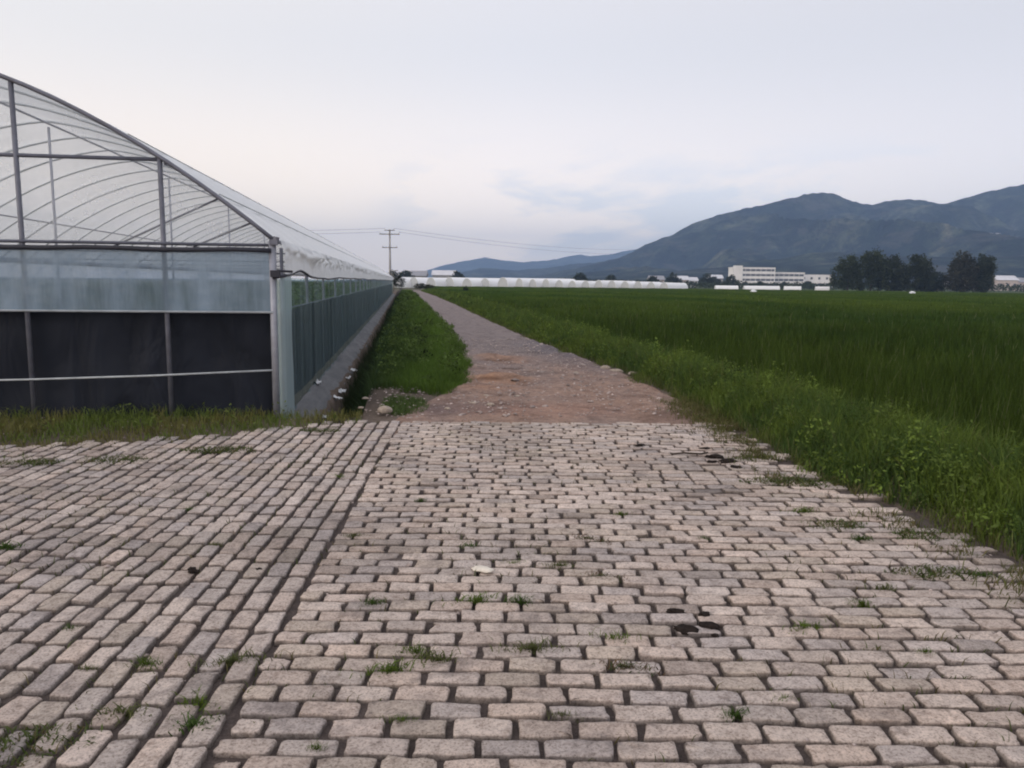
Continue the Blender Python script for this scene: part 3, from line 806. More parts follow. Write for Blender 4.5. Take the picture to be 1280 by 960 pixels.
tag(link('rice_crop', vg.mesh('rice_crop'), M['rice_blade']), 'dense dark green rice crop filling the field on the right', 'rice', kind='stuff')

# crop inside the greenhouse
vg = Veg()
for y0, y1, dens, s in ((.6, 10, 260, .06), (10, 40, 70, .10), (40, 90, 14, .2)):
    for x0 in np.arange(-15.2, -.4, 1.25):
        n_ = int((y1 - y0) * .7 * dens)
        x = x0 + rng.normal(0, .17, n_); y = rng.uniform(y0, y1, n_); z = rng.uniform(.1, 1.35, n_)
        X, Y = W(x, y)
        vg.add(leaves(X, Y, z, s * rng.uniform(.7, 1.3, n_), np.array([.06, .10, .035])))
tag(link('greenhouse_crop', vg.mesh('greenhouse_crop'), M['leaf_blade']), 'green crop rows dimly seen through the greenhouse film', 'crop', kind='stuff')

# ------------------------------------------------------------------ weed tufts in the paving joints
mat_me = []
for k in range(3):
    v = Veg(); n_ = 420
    a = rng.uniform(0, 2 * np.pi, n_); u = np.sqrt(rng.random(n_)) * .10 * (.7 + .6 * vnoise(a * 1.2 + k * 7, a * 0, 9))
    x, y = u * np.cos(a) * 1.5, u * np.sin(a) * .75
    c = np.where(rng.random((n_, 1)) < .3, np.array([.12, .10, .045]), np.array([.07, .095, .026]))
    v.add(blades(x, y, np.full(n_, .018), rng.uniform(.012, .05, n_) * (1.2 - 5 * u), rng.uniform(.003, .006, n_), rng.uniform(.4, 1.2, n_), c, .22))
    mat_me.append(v.mesh('weed_tuft'))
tuft_me = []
for k in range(7):
    v = Veg(); n_ = 60 + 18 * k
    a = rng.uniform(0, 2 * np.pi, n_); u = np.abs(rng.normal(0, .045, n_))
    el = 1.0 if k % 2 else 1.9
    x, y = u * np.cos(a) * el, u * np.sin(a) * .6
    c = [G1, G2, np.array([.10, .11, .04]), G1 * .85][k % 4]
    v.add(blades(x, y, np.full(n_, .018), rng.uniform(.015, .062, n_), rng.uniform(.003, .0065, n_), rng.uniform(.4, 1.3, n_), c, .22))
    n2 = 26
    a = rng.uniform(0, 2 * np.pi, n2); u = np.abs(rng.normal(0, .04, n2))
    v.add(leaves(u * np.cos(a) * el, u * np.sin(a) * .6, rng.uniform(.02, .045, n2), rng.uniform(.004, .009, n2), c * .95))
    tuft_me.append(v.mesh('weed_tuft'))
dry = Veg()
n_ = 90; a = rng.uniform(0, 2 * np.pi, n_); u = np.abs(rng.normal(0, .05, n_))
dry.add(blades(u * np.cos(a) * 1.6, u * np.sin(a) * .6, np.full(n_, .018), rng.uniform(.012, .05, n_), rng.uniform(.003, .006, n_), rng.uniform(.6, 1.4, n_), np.array([.12, .075, .045]), .3))
dry.add(blades(u * np.cos(a) * 1.2, u * np.sin(a) * .5, np.full(n_, .018), rng.uniform(.012, .04, n_), rng.uniform(.003, .006, n_), rng.uniform(.6, 1.4, n_), np.array([.07, .09, .035]), .3))
dry_me = dry.mesh('weed_tuft')
TG = 'weed tufts in the paving joints'
SPRIG = 'tiny green weed sprig, only a few blades, alone in a paving joint'
tufts = [
 (2.23, 6.85, 1.5, 'low wide weed mat just off the bank, farthest on the right edge of the paving'),
 (2.16, 6.02, 2.0, 'broad weed mat spreading from the bank, left half of a touching pair'),
 (2.45, 6.02, 2.6, 'broad weed mat merging with the bank, right half of a touching pair'),
 (2.17, 4.91, 1.5, 'dark green tuft, larger of two side by side near the right verge'),
 (2.05, 5.22, 1.0, 'small pale tuft just behind the dark green tuft near the right verge'),
 (2.18, 4.63, 1.0, 'round tuft just in front of the dark green tuft near the right verge'),
 (2.60, 4.72, 1.6, 'wide flat tuft close to the verge at the right edge of the paving'),
 (2.33, 4.06, 1.6, 'biggest bushy tuft of the right-hand paving, near the picture edge'),
 (2.59, 4.04, 1.1, 'upright narrow tuft right of the biggest bushy tuft'),
 (1.96, 3.85, .8, 'small low tuft left and in front of the biggest bushy tuft'),
 (1.75, 3.64, .9, 'thin tuft on the right paving, between two rows of clean blocks'),
 (1.36, 3.37, .9, 'flat yellowish tuft on the right paving, between the dark clods and thin tuft'),
 (.83, 2.64, .8, 'small tuft in front of the dark clods, near the bottom of the picture'),
 (.28, 4.12, .8, 'upright bright green tuft right of the pale plaster fragment'),
 (.02, 4.15, .6, 'little tuft just right of the pale plaster fragment'),
 (-.24, 4.42, .9, 'low tuft just behind the pale plaster fragment'),
 (.50, 3.97, 1.1, 'brownish dry tuft with trodden blades in the middle paving', 'dry'),
 (.48, 4.58, 1.2, 'wide tuft of green and brown blades in the middle paving, behind the dry tuft', 'dry'),
 (-.16, 3.64, 1.2, 'dark bushy tuft in front of the plaster fragment, left of a pair'),
 (.05, 3.63, 1.0, 'flat spreading tuft in front of the plaster fragment, right of a pair'),
 (.09, 3.14, 1.15, 'tall yellow green tuft in the middle of the near paving'),
 (.47, 3.25, 1.0, 'flat green tuft left of the dark clods'),
 (.48, 2.99, 1.2, 'half withered tuft with brown stalks in front and left of the dark clods', 'dry'),
 (-.30, 3.04, 1.0, 'green tuft at the right end of a trio in the near paving'),
 (-.40, 3.10, 1.0, 'green tuft in the middle of a trio in the near paving'),
 (-.48, 2.95, 1.1, 'green tuft nearest the camera in a trio in the near paving'),
 (-.67, 3.59, .8, 'thin tuft between the seam of the paving and the plaster fragment'),
 (-1.15, 3.0, 1.1, 'green tuft left of the seam, nearest to the seam of the paving'),
 (-1.16, 2.68, 1.1, 'ragged tuft left of the seam, upper of a pair at the bottom of the picture'),
 (-1.11, 2.55, 1.2, 'ragged tuft left of the seam, lower of a pair at the bottom of the picture'),
 (-1.40, 2.61, 1.1, 'round tuft in a wide joint near the bottom left of the paving'),
 (-1.48, 2.97, .9, 'small tuft between two light blocks on the left-hand paving'),
 (-1.66, 2.42, 1.45, 'large dark tuft in the bottom left corner of the picture'),
 (-2.94, 4.31, 1.3, 'yellowish tuft cut by the left edge of the picture'),
 (-2.70, 6.92, 2.4, 'long dark weed mat near the greenhouse front, right of its row', ),
 (-3.40, 6.52, 1.9, 'long dark weed mat near the greenhouse front, middle of its row'),
 (-4.05, 6.38, 1.8, 'long dark weed mat near the greenhouse front, left of its row'),
 (-2.0, 7.9, 1.7, 'bright weed mat at the far edge of the paving, close to the corner post'),
 (1.8, 3.14, .6, SPRIG), (-.38, 2.58, .55, SPRIG), (-.64, 5.36, .7, SPRIG), (-.96, 4.59, .6, SPRIG), (-1.39, 6.05, .7, SPRIG), (-1.98, 3.29, .6, SPRIG),
 (-1.7, 2.92, .5, SPRIG), (-.65, 2.41, .5, SPRIG), (.75, 5.1, .6, SPRIG), (1.2, 4.6, .5, SPRIG), (.2, 2.62, .5, SPRIG), (1.05, 2.75, .5, SPRIG), (-2.2, 5.1, .6, SPRIG), (-1.75, 4.4, .5, SPRIG)]
for i, t in enumerate(tufts):
    me = dry_me if len(t) > 4 else (mat_me[i % 3] if t[2] >= 1.45 else tuft_me[i % 7])
    o = link('weed_tuft', me, M['leaf_blade'], None, (t[0], t[1], .004), 0)
    o.rotation_euler = (0, 0, random.uniform(-.35, .35) + (math.pi if random.random() < .5 else 0))
    o.scale = (t[2] * .95, t[2] * .95, .65 + .25 * t[2])
    tag(o, t[3], 'weed', TG if t[3] != SPRIG else 'tiny weed sprigs in the paving joints')

vg = Veg()
nn = 110000
X = rng.uniform(-6, 3.0, nn); Y = rng.uniform(1.2, 8.6, nn)
rowpos = ((Y - .005 * (X + 1.2) - .012 * np.sin(X * 1.3 + 2) + 4.0) / .1145 + .5) % 1.0
seam = SE0[0] + (Y - SE0[1]) * sd[0] / sd[1]
offl = ((seam - X - .057) / .1225 + .5) % 1.0
injoint = np.where(X > seam + .02, np.minimum(rowpos, 1 - rowpos) < .07, np.minimum(offl, 1 - offl) < .07)
dens_ = fbm(X * 1.7, Y * 1.7, 131, 5)
k = injoint & (dens_ > .52) & (rng.random(nn) < np.clip((dens_ - .50) * 5, .03, .8)) & (Y < np.interp(X, FARX, FARY))
X, Y = X[k], Y[k]
col = np.where(rng.random((len(X), 1)) < .4, np.array([.11, .09, .04]), np.array([.07, .085, .028]))
vg.add(blades(X, Y, np.full(len(X), .012), rng.uniform(.028, .065, len(X)), np.full(len(X), .0055), rng.uniform(.3, 1.2, len(X)), col, .25))
tag(link('joint_grass', vg.mesh('joint_grass'), M['leaf_blade']), 'thin short grass and moss sprouting along the paving joints', 'grass', kind='stuff')
# ------------------------------------------------------------------ clods, stones and scraps
def lump(name, seed, sx, sy, sz, rough=.35, sub=3):
    import bmesh
    bm = bmesh.new(); bmesh.ops.create_icosphere(bm, subdivisions=sub, radius=1)
    for v in bm.verts:
        c = v.co
        k = 1 + rough * (float(fbm(c.x * 1.7 + seed * 3.1 + c.z * 1.3, c.y * 1.7 - c.z * 1.1 + 9, seed)) - .5) * 2
        v.co = Vector((c.x * sx * k, c.y * sy * k, max(-.35, c.z) * sz * k))
    me = bpy.data.meshes.new(name); bm.to_mesh(me); bm.free()
    me.polygons.foreach_set('use_smooth', [True] * len(me.polygons))
    return me
clods = [(.80, 3.33, .042, .026, .022, 'black clod, long and largest, in the near clutch of dark clods'),
 (.92, 3.365, .036, .026, .024, 'black round clod right of the long one in the near clutch'),
 (.925, 3.275, .015, .014, .013, 'black crumb nearest the camera in the near clutch of clods'),
 (.80, 3.53, .035, .018, .014, 'flat black clod at the back left of the near clutch'),
 (.93, 3.50, .028, .018, .014, 'flat black clod at the back right of the near clutch'),
 (1.86, 6.87, .06, .035, .025, 'dark clod at the back of the far clutch by the right verge'),
 (1.93, 6.69, .075, .045, .035, 'largest dark clod in the far clutch by the right verge'),
 (1.78, 6.66, .045, .03, .025, 'dark clod at the left of the far clutch by the right verge'),
 (1.94, 6.48, .04, .025, .02, 'small dark clod nearest the camera in the far clutch by the verge'),
 (1.86, 7.22, .045, .025, .02, 'lone dark crumb behind the far clutch of clods'),
 (1.25, 7.35, .04, .022, .018, 'lone dark crumb left of the far clutch, near the paving end'),
 (-1.71, 3.97, .030, .026, .026, 'single black lump on the left-hand paving'),
 (-1.37, 4.02, .018, .012, .010, 'small black crumb on the left-hand paving, right of the black lump')]
for i, (x, y, a, b, c, lab) in enumerate(clods):
    o = link('dark_clod', lump('dark_clod', i + 3, a * 1.05, b * 1.05, c * .7, 1.1), M['dark_clod'], None, (x, y, .030 + c * .3), random.uniform(-.5, .5))
    tag(o, lab, 'clod', 'dark clods on the paving')
stones = [(-1.52, 9.09, .085, .06, .06, 'pale rounded stone beside the small grass patch at the paving end'),
 (-.27, 9.7, .05, .035, .025, 'pale stone on the dirt road, nearest to the paving in the middle'),
 (-.50, 9.81, .06, .03, .022, 'flat pale stone on the dirt road, just left of the nearest one'),
 (-.35, 10.36, .05, .03, .03, 'light stone on the dirt road, beyond the two nearest ones'),
 (.07, 10.39, .055, .035, .025, 'light stone on the dirt road, right of the grass strip end'),
 (1.83, 13.48, .12, .05, .05, 'long pale stone at the right edge of the dirt road'),
 (1.70, 13.95, .09, .05, .05, 'pale stone behind the long one at the right edge of the road'),
 (2.09, 13.2, .08, .05, .04, 'pale stone right of the long one, half in the weeds'),
 (-1.86, 9.35, .035, .025, .018, 'small grey stone on the bare earth beside the ditch end'),
 (-1.95, 10.11, .045, .03, .02, 'grey stone lying at the rim of the ditch'),
 (1.1, 13.19, .06, .04, .03, 'single light stone in the right wheel track of the road'),
 (-.79, 9.36, .045, .03, .02, 'small grey stone left of the flat pale one on the road')]
for i, (x, y, a, b, c, lab) in enumerate(stones):
    o = link('stone', lump('stone', i + 40, a, b, c, .35), M['pale_stone'], None, (x, y, c * .35 + .035), random.uniform(-.4, .4))
    tag(o, lab, 'stone', 'loose stones by the dirt road')
m = lump('plaster_fragment', 77, .062, .036, .012, .5)
tag(link('plaster_fragment', m, M['plaster'], None, (-.15, 4.02, .045), -.25), 'pale cream flat plaster fragment lying on the middle paving', 'rubble')
m = MB().tube([(1.48, 6.93, .045), (1.60, 6.97, .05), (1.74, 6.95, .045), (1.83, 7.02, .043)], .008, 6)
tag(m.build('twig', M['twig_bark'], None, True), 'thin dark twig on the paving left of the far clods', 'twig')
# pebbles of the road: beyond counting
pv = []; pf = []; pc = []
octa = np.array([(1, 0, 0), (0, 1, 0), (-1, 0, 0), (0, -1, 0), (0, 0, 1), (.7, .7, .5), (-.7, .7, .5), (-.7, -.7, .5), (.7, -.7, .5)])
of = np.array([(0, 5, 8), (1, 6, 5), (2, 7, 6), (3, 8, 7), (5, 6, 4), (6, 7, 4), (7, 8, 4), (8, 5, 4), (0, 1, 5), (1, 2, 6), (2, 3, 7), (3, 0, 8)])
x, y = scatter(lambda t: road_l(t) + .02, lambda t: road_r(t) - .02, -.4, 12, 90)
x2, y2 = scatter(lambda t: .95 + 0 * t, lambda t: 1.7 + 0 * t, -.3, 2.2, 70)
gX = rng.uniform(-6, 3, 2600); gY = rng.uniform(1.2, 8.7, 2600)
gk_ = rng.random(2600) < .25 + .75 * np.clip((gY - 7.2) / 1.2, 0, 1)
x3, y3 = L(gX[gk_], gY[gk_])
n0 = len(x) + len(x2)
x = np.concatenate([x, x2, x3]); y = np.concatenate([y, y2, y3])
npb = len(x)
s = rng.lognormal(-4.5, .45, npb)[:, None]
s[n0:] *= .5
ax = rng.uniform(.7, 1.5, (npb, 1)); an = rng.uniform(0, 6.28, (npb, 1))
o3 = octa[None] + rng.normal(0, .16, (npb, 9, 3))
px, py, pz = o3[..., 0] * s * ax, o3[..., 1] * s, o3[..., 2] * s * .7
X, Y = W(x, y)
gz = .012 + .04 * np.clip((y + .6) / 1.6, 0, 1) + ((fbm(x * 1.6, y, 9) - .5) * .085) * np.clip((y + .6) / 1.6, 0, 1)
gz[n0:] = .030
V = np.stack([px * np.cos(an) - py * np.sin(an) + X[:, None], px * np.sin(an) + py * np.cos(an) + Y[:, None], pz + gz[:, None]], -1)
F = (of[None] + (np.arange(npb) * 9)[:, None, None]).reshape(-1, 3)
pc = np.repeat(np.array([.34, .28, .26]) * rng.lognormal(0, .25, (npb, 1)), 9, 0)
n = N('pebble'); M['pebble'] = n.principled(n.attr('col'), .9, None, .2)
tag(link('gravel', np_mesh('gravel', V.reshape(-1, 3), [F], col=pc), M['pebble']), 'scattered small gravel and grit on the dirt road and paving', 'gravel', kind='stuff')
# plastic scraps on the plinth edge by the ditch
scr = [(.37, 1.30, 'white plastic scrap on the plinth rim, nearest to the corner post'), (.36, 3.05, 'white plastic scrap on the plinth rim, lower of the middle pair'),
       (.39, 3.75, 'white plastic scrap on the plinth rim, upper of the middle pair'), (.36, 5.6, 'white plastic scrap on the plinth rim, fourth from the corner post'),
       (.38, 6.9, 'white plastic scrap on the plinth rim, farthest from the corner post'), (.06, 3.3, 'grey white plastic scrap tucked against the foot of the side curtain')]
for i, (x, y, lab) in enumerate(scr):
    gx_ = np.linspace(-1, 1, 7); AA, BB = np.meshgrid(gx_, gx_)
    z = (fbm(AA * 1.4 + i * 5, BB * 1.4, 100 + i) - .5) * .16 + .05
    me = grid_mesh('plastic_scrap', np.stack([AA * .055 * (1 + .3 * BB), BB * .09, z * .8], -1))
    X, Y = W(x, y)
    tag(link('plastic_scrap', me, M['white_plastic'], None, (float(X), float(Y), -.27 if x > .2 else -.06), A0 + random.uniform(-.5, .5)), lab, 'plastic scrap', 'plastic scraps beside the ditch')

# ------------------------------------------------------------------ trees and bushes
def crown_mesh(name, lobes, nq, s, col, seed):
    v = Veg(); tot = sum(l[3] * l[4] * l[5] for l in lobes)
    for (cx, cy, cz, rx, ry, rz) in lobes:
        nc = max(10, int(52 * rx * ry * rz / tot * len(lobes)))
        d = rng.normal(0, 1, (nc, 3)); d /= np.linalg.norm(d, axis=1)[:, None]
        rad_ = rng.uniform(.45, 1.0, (nc, 1)) ** .6
        cc2 = np.array([cx, cy, cz]) + d * rad_ * np.array([rx, ry, rz])
        k = int(nq * rx * ry * rz / tot / nc) + 3
        ii = np.repeat(np.arange(nc), k)
        p = cc2[ii] + rng.normal(0, 1, (len(ii), 3)) * np.array([rx, ry, rz]) * .17
        sh = rng.normal(1, .20, nc)[ii][:, None]
        v.add(leaves(p[:, 0], p[:, 1], p[:, 2], s * rng.uniform(.6, 1.3, len(ii)), np.asarray(col) * sh, .15, .35))
    return v.mesh(name)
def tree(name, X, Y, lobes, nq, s, col, trunk_h, trunk_r, lab, cat='tree', group=None, z=FZ, limbs=5, seed=1):
    t = empty(name, (X, Y, z)); tag(t, lab, cat, group)
    m = MB()
    m.tube([(0, 0, -.3), (.08, .05, trunk_h * .5), (0, 0, trunk_h), (.1, .0, trunk_h * 1.35)], trunk_r, 8, trunk_r * .45)
    for k in range(limbs):
        l = lobes[k % len(lobes)]
        m.tube([(0, 0, trunk_h * random.uniform(.55, .95)), (l[0] * .5, l[1] * .5, (trunk_h + l[2]) * .52), (l[0] + random.uniform(-1, 1), l[1], l[2])], trunk_r * .5, 6, trunk_r * .12)
    m.build('trunk', M['bark'], t, True)
    link('crown', crown_mesh('crown', lobes, nq, s, col, seed), M['tree_leaf'], t)
    return t
DK = np.array([.030, .036, .020]); DK2 = np.array([.036, .045, .020]); DKR = np.array([.040, .037, .024])
TR = 'big dark trees at the far right of the field'
tree('broadleaf_tree', 97.0, 225, [(0, 0, 7.6, 3.0, 2.6, 3.0), (-2.0, .5, 4.2, 2.6, 2.4, 3.4), (1.5, 0, 4.5, 2.6, 2.5, 3.4)], 4200, .36, DK2, 4.5, .30, 'slim dark tree at the left end of the big tree clump', group=TR)
tree('broadleaf_tree', 104.2, 226, [(0, 0, 8.4, 4.0, 3.2, 3.6), (-2.2, 0, 4.6, 3.0, 3, 4.0), (2.8, 0, 5.2, 3.2, 3, 4.2)], 5600, .38, DK2, 5, .38, 'tallest rounded olive green tree of the left-hand tree clump', group=TR)
tree('broadleaf_tree', 111.0, 227, [(0, 0, 7.0, 3.4, 3, 3.2), (-1.5, 0, 4.0, 3, 3, 3.8), (2, 0, 3.6, 2.6, 3, 3.4)], 4600, .38, DK, 4.5, .32, 'lower dark tree filling the middle of the left-hand clump', group=TR)
tree('broadleaf_tree', 117.2, 225, [(-.5, 0, 8.0, 3.0, 3, 3.0), (1.0, 0, 6.4, 2.8, 3, 3.4), (-1, 0, 3.8, 2.8, 3, 3.6), (1.6, 0, 3.4, 2.4, 2.6, 3.2)], 5000, .38, DK, 5, .34, 'flat topped dark tree at the right end of the left-hand clump', group=TR)
tree('broadleaf_tree', 123.0, 229, [(0, 0, 2.4, 4.0, 2.6, 2.4), (1.8, 0, 3.6, 2.8, 2, 2.4)], 3200, .36, DK, 2, .2, 'low dark tree in the gap between the two big tree clumps', group=TR)
tree('broadleaf_tree', 130.0, 225, [(-.6, 0, 9.0, 2.6, 2.8, 3.0), (1.2, 0, 7.0, 3.0, 3, 3.4), (-1.8, 0, 5.0, 2.6, 3, 3.8), (.5, 0, 3.4, 3.2, 3, 3.6)], 5200, .38, DKR, 5, .36, 'tall square-shouldered dark tree, left of the right-hand pair', group=TR)
tree('broadleaf_tree', 136.6, 226, [(0, 0, 8.0, 2.8, 2.8, 3.2), (.6, 0, 4.8, 2.6, 3, 4.0), (-1, 0, 3.0, 2.8, 3, 3.0)], 4600, .38, DK, 5, .34, 'dark tree with a steep edge, right of the right-hand pair', group=TR)
# smaller trees near the far houses
ST = 'small dark trees near the far houses'
for (X, Y, s_, lab) in ((71, 395, .75, 'small dark tree left of the grey roofed house, beyond the tunnels'), (83.5, 405, .95, 'dark tree between the two grey far houses'),
                        (100, 400, .95, 'dark tree right of the second far house, before the hill'), (106, 408, .75, 'little dark tree between far house and pale hut'),
                        (112.3, 400, .85, 'dark tree in front of the small house left of the white block'), (128.8, 405, .48, 'dark bush at the foot of the white block tower'),
                        (138, 395, .45, 'low dark tree in front of the white four storey block'), (152, 400, .5, 'low dark tree at the joint of the two white blocks'),
                        (-46, 330, .85, 'dark tree nearest the power pole, left of the white tunnels'), (-24, 335, .8, 'dark tree right of the grey houses behind the tunnels'),
                        (31, 360, .85, 'dark low tree behind the middle of the tunnel row'), (46, 365, .75, 'dark low tree behind the tunnel row, left of the far houses')):
    tree('distant_tree', X, Y, [(0, 0, 4.8 * s_, 2.8 * s_, 2.6, 2.6 * s_), (-1.6, 0, 2.8 * s_, 2.6 * s_, 2.4, 2.4 * s_), (2, 0, 2.6 * s_, 2.8 * s_, 2.4, 2.4 * s_)], 1300, .5, DK, 2.6 * s_, .22, lab, group=ST, limbs=3)
# leafy bush that shows over the end of the greenhouse
X, Y = W(.6, 104)
tree('pole_bush', float(X) - 1.0, float(Y) + 2, [(0, 0, 2.2, 1.0, .8, .9), (.8, 0, 1.4, .9, .8, .9)], 900, .14, np.array([.018, .022, .016]), 1.2, .08, 'black looking bush at the far end of the greenhouse, below the pole', 'bush', limbs=3, z=0)
tree('field_bush', -7.2, 118, [(0, 0, .8, .38, .35, .45)], 260, .09, np.array([.010, .012, .010]), .4, .04, 'small black bush in front of the tunnels, right of the road end', 'bush', limbs=2)
tree('road_bush', -15.6, 129, [(0, 0, .8, 1.0, .8, .42), (1.5, 0, .7, .9, .7, .36)], 800, .12, np.array([.035, .034, .022]), .4, .05, 'low brownish bush heap where the dirt road ends', 'bush', limbs=3, z=0)
# far low woods
vg = Veg()
nq = 15000
t = rng.random(nq); X = -75 + 330 * t; Y = 300 + 150 * rng.random(nq)
hmax = 1.2 + 3.4 * fbm(X * .09, Y * .02, 110) ** 1.3
z = FZ + hmax * rng.random(nq) ** .7
vg.add(leaves(X, Y, z, rng.uniform(.35, .8, nq), DK * np.array([.9, 1, 1.1]), .3, .3))
tag(link('treeline', vg.mesh('treeline'), M['tree_leaf']), 'low dark belt of far trees at the foot of the hills', 'trees', kind='stuff')

# ------------------------------------------------------------------ tunnels
def tunnel_parts(t, w, h, ln, film_mat='tunnel_film'):
    a = np.linspace(0, math.pi, 15)
    xs = -np.cos(a) * w / 2; zs = np.sin(a) ** .8 * h
    vs = np.linspace(0, ln, 13)
    P_ = np.stack([np.tile(xs, (len(vs), 1)), np.tile(vs[:, None], (1, len(xs))), np.tile(zs, (len(vs), 1)) - .05 * np.abs(np.sin(vs * 2.1))[:, None]], -1)
    link('roof_film', grid_mesh('tunnel_roof', P_), M[film_mat], t)
    m = MB(); pts = [(x, .05, z) for x, z in zip(xs, zs * .985)]
    m.add(pts, [tuple(range(len(pts)))])
    m.build('end_film', M['end_film'], t)
    m = MB(); m.tube([(x * 1.01, 0.0, z * 1.01) for x, z in zip(xs, zs)], .05, 5); m.build('end_frame', M[film_mat], t)
def copy_tree(o):
    c = o.copy(); COL.objects.link(c)
    for ch in list(o.children):
        d = ch.copy(); COL.objects.link(d); d.parent = c
    return c
ordn = ['first', 'second', 'third', 'fourth', 'fifth', 'sixth', 'seventh', 'eighth', 'ninth', 'tenth', 'eleventh', 'twelfth', 'thirteenth', 'fourteenth', 'fifteenth', 'sixteenth']
p1 = None
for i in range(7):
    X = -33.5 + 5.1 * i
    if p1 is None:
        p1 = empty('plastic_tunnel'); tunnel_parts(p1, 3.9, 2.95, 34); o = p1
    else: o = copy_tree(p1)
    o.location = (X, 220 + (1.5 if i % 2 else 0), FZ); o.rotation_euler = (0, 0, R(-40)); o.scale = (1, 1, random.uniform(.90, 1.08))
    tag(o, 'tall white plastic tunnel, %s from the left in the row by the road end' % ordn[i], 'plastic tunnel', 'tall white plastic tunnels behind the road end')
p2 = None
for i in range(12):
    X = 43.0 - 3.75 * i
    if p2 is None:
        p2 = empty('plastic_tunnel'); tunnel_parts(p2, 2.85, 2.35, 12); o = p2
    else: o = copy_tree(p2)
    o.location = (X, 221 - .25 * i, FZ); o.rotation_euler = (0, 0, R(-40)); o.scale = (1, 1, random.uniform(.92, 1.06) * (1 + .018 * i))
    tag(o, 'low white plastic tunnel, %s from the right end of the long row' % ordn[i], 'plastic tunnel', 'low white plastic tunnels across the field')
for (X, Y, w_, ln_, rz_, lab) in ((66, 240, 1.8, 7, 90, 'short low white film tunnel left of the white block at the field edge'), (77.5, 242, 1.9, 11, 90, 'long low white film tunnel in front of the white block'),
                           (86.6, 240, 1.4, 5, 80, 'small grey white film tunnel right of the long low one'), (95.0, 238, 1.3, 4, 80, 'small white film tunnel at the foot of the left-hand tree clump')):
    t = empty('low_tunnel', (X, Y, FZ), R(rz_)); tunnel_parts(t, w_, 1.55, ln_)
    t.location.x += ln_ / 2
    tag(t, lab, 'plastic tunnel', 'low film tunnels at the far field edge')

# ------------------------------------------------------------------ buildings
def block(name, X, Y, w, d, h, storeys, wall, lab, z=FZ, rz=0.0, cat='building', bay=3.0, tower=None, roof='flat', group=None, band=False):
    t = empty(name, (X, Y, z), rz); tag(t, lab, cat, group)
    MB().box((0, 0, h / 2), (w, d, h)).build('wall', M[wall], t)
    if roof == 'flat':
        m = MB()
        for c, s in (((0, -d / 2, h + .3), (w + .4, .3, .6)), ((0, d / 2, h + .3), (w + .4, .3, .6)), ((-w / 2, 0, h + .3), (.3, d - .3, .6)), ((w / 2, 0, h + .3), (.3, d - .3, .6))): m.box(c, s)
        m.build('parapet', M[wall], t)
    else:
        m = MB(); e = .5; rh = w * .0 + d * .28
        v = [(-w / 2 - e, -d / 2 - e, h), (w / 2 + e, -d / 2 - e, h), (w / 2 + e, d / 2 + e, h), (-w / 2 - e, d / 2 + e, h), (-w / 2 - e, 0, h + rh), (w / 2 + e, 0, h + rh)]
        m.add(v, [(0, 1, 5, 4), (2, 3, 4, 5), (1, 2, 5), (3, 0, 4), (0, 3, 2, 1)]); m.build('roof', M[roof], t)
    sh = h / storeys
    fr = None
    x0 = -w / 2; nb_ = max(1, int(w / bay)); bw = w / nb_
    if band:
        for s_ in range(storeys):
            for (a, b, nm) in ((sh * s_ + sh * .36, sh * s_ + sh * .82, 'window_band'),):
                m = MB(); m.box((tower / 2 if tower else 0, -d / 2 - .02, (a + b) / 2), (w - 1.2 - (tower or 0), .08, b - a)); wb = m.build(nm, M['dark_glass'], t)
                m = MB()
                for k in range(int((w - (tower or 0)) / bay)):
                    m.box((-w / 2 + (tower or 0) + .6 + bay * (k + .5), -d / 2 - .05, (a + b) / 2), (.25, .14, b - a))
                m.build('mullion', M[wall], wb)
    else:
        for s_ in range(storeys):
            for k in range(nb_):
                MB().box((x0 + bw * (k + .5), -d / 2 - .02, sh * (s_ + .55)), (min(1.5, bw * .5), .1, min(1.5, sh * .45))).build('window', M['dark_glass'], t)
    if tower:
        MB().box((-w / 2 + tower / 2, -d / 2 - .6, (h + 1.6) / 2), (tower, 1.3, h + 1.6)).build('stair_tower', M[wall], t)
    return t
block('apartment_block', 159.5, 520, 28, 11, 12.6, 4, 'white_wall', 'white four storey block with a blank stair tower at its left end', band=True, tower=6.0, bay=3.4)
block('apartment_block', 184.5, 528, 23, 11, 9.7, 3, 'white_wall', 'white three storey wing adjoining the four storey block on its right', band=True, bay=3.4)
block('warehouse', 206, 535, 21, 12, 8.4, 2, 'white_wall', 'plain white flat building at the right end of the white blocks', bay=5)
HG = 'far houses below the hill'
block('house', 77.3, 420, 7.5, 8, 3.9, 1, 'pink_wall', 'far pinkish house with grey pitched roof, leftmost below the hill', roof='grey_roof', group=HG)
block('house', 91.3, 424, 7.2, 8, 4.0, 1, 'pink_wall', 'far pinkish house with pale roof between dark trees', roof='pale_roof', group=HG)
block('house', 109.8, 422, 6.5, 7, 5.0, 2, 'grey_wall', 'far small grey house just left of the white block', roof='pale_roof', group=HG)
block('house', 265, 420, 11, 9, 5.6, 1, 'pink_wall', 'pinkish white house right of the big trees, left of two', roof='pale_roof', group=HG)
block('house', 279, 425, 12, 9, 4.6, 1, 'pink_wall', 'pinkish low house at the right picture edge', roof='grey_roof', group=HG)
block('house', -43, 345, 9, 8, 4.2, 1, 'grey_wall', 'far grey house with grey roof behind the leftmost tunnels', roof='grey_roof', group=HG)
block('house', -31, 350, 10, 8, 4.6, 1, 'grey_wall', 'far grey house with pale roof behind the tunnels, right of its twin', roof='pale_roof', group=HG)
block('house', 98.5, 430, 6, 7, 3.6, 1, 'white_wall', 'tiny white house between the dark trees left of the white block', roof='pale_roof', group=HG)
block('house', 222, 560, 14, 9, 7.0, 2, 'white_wall', 'white house showing just left of the big tree clump', roof='flat', group=HG)
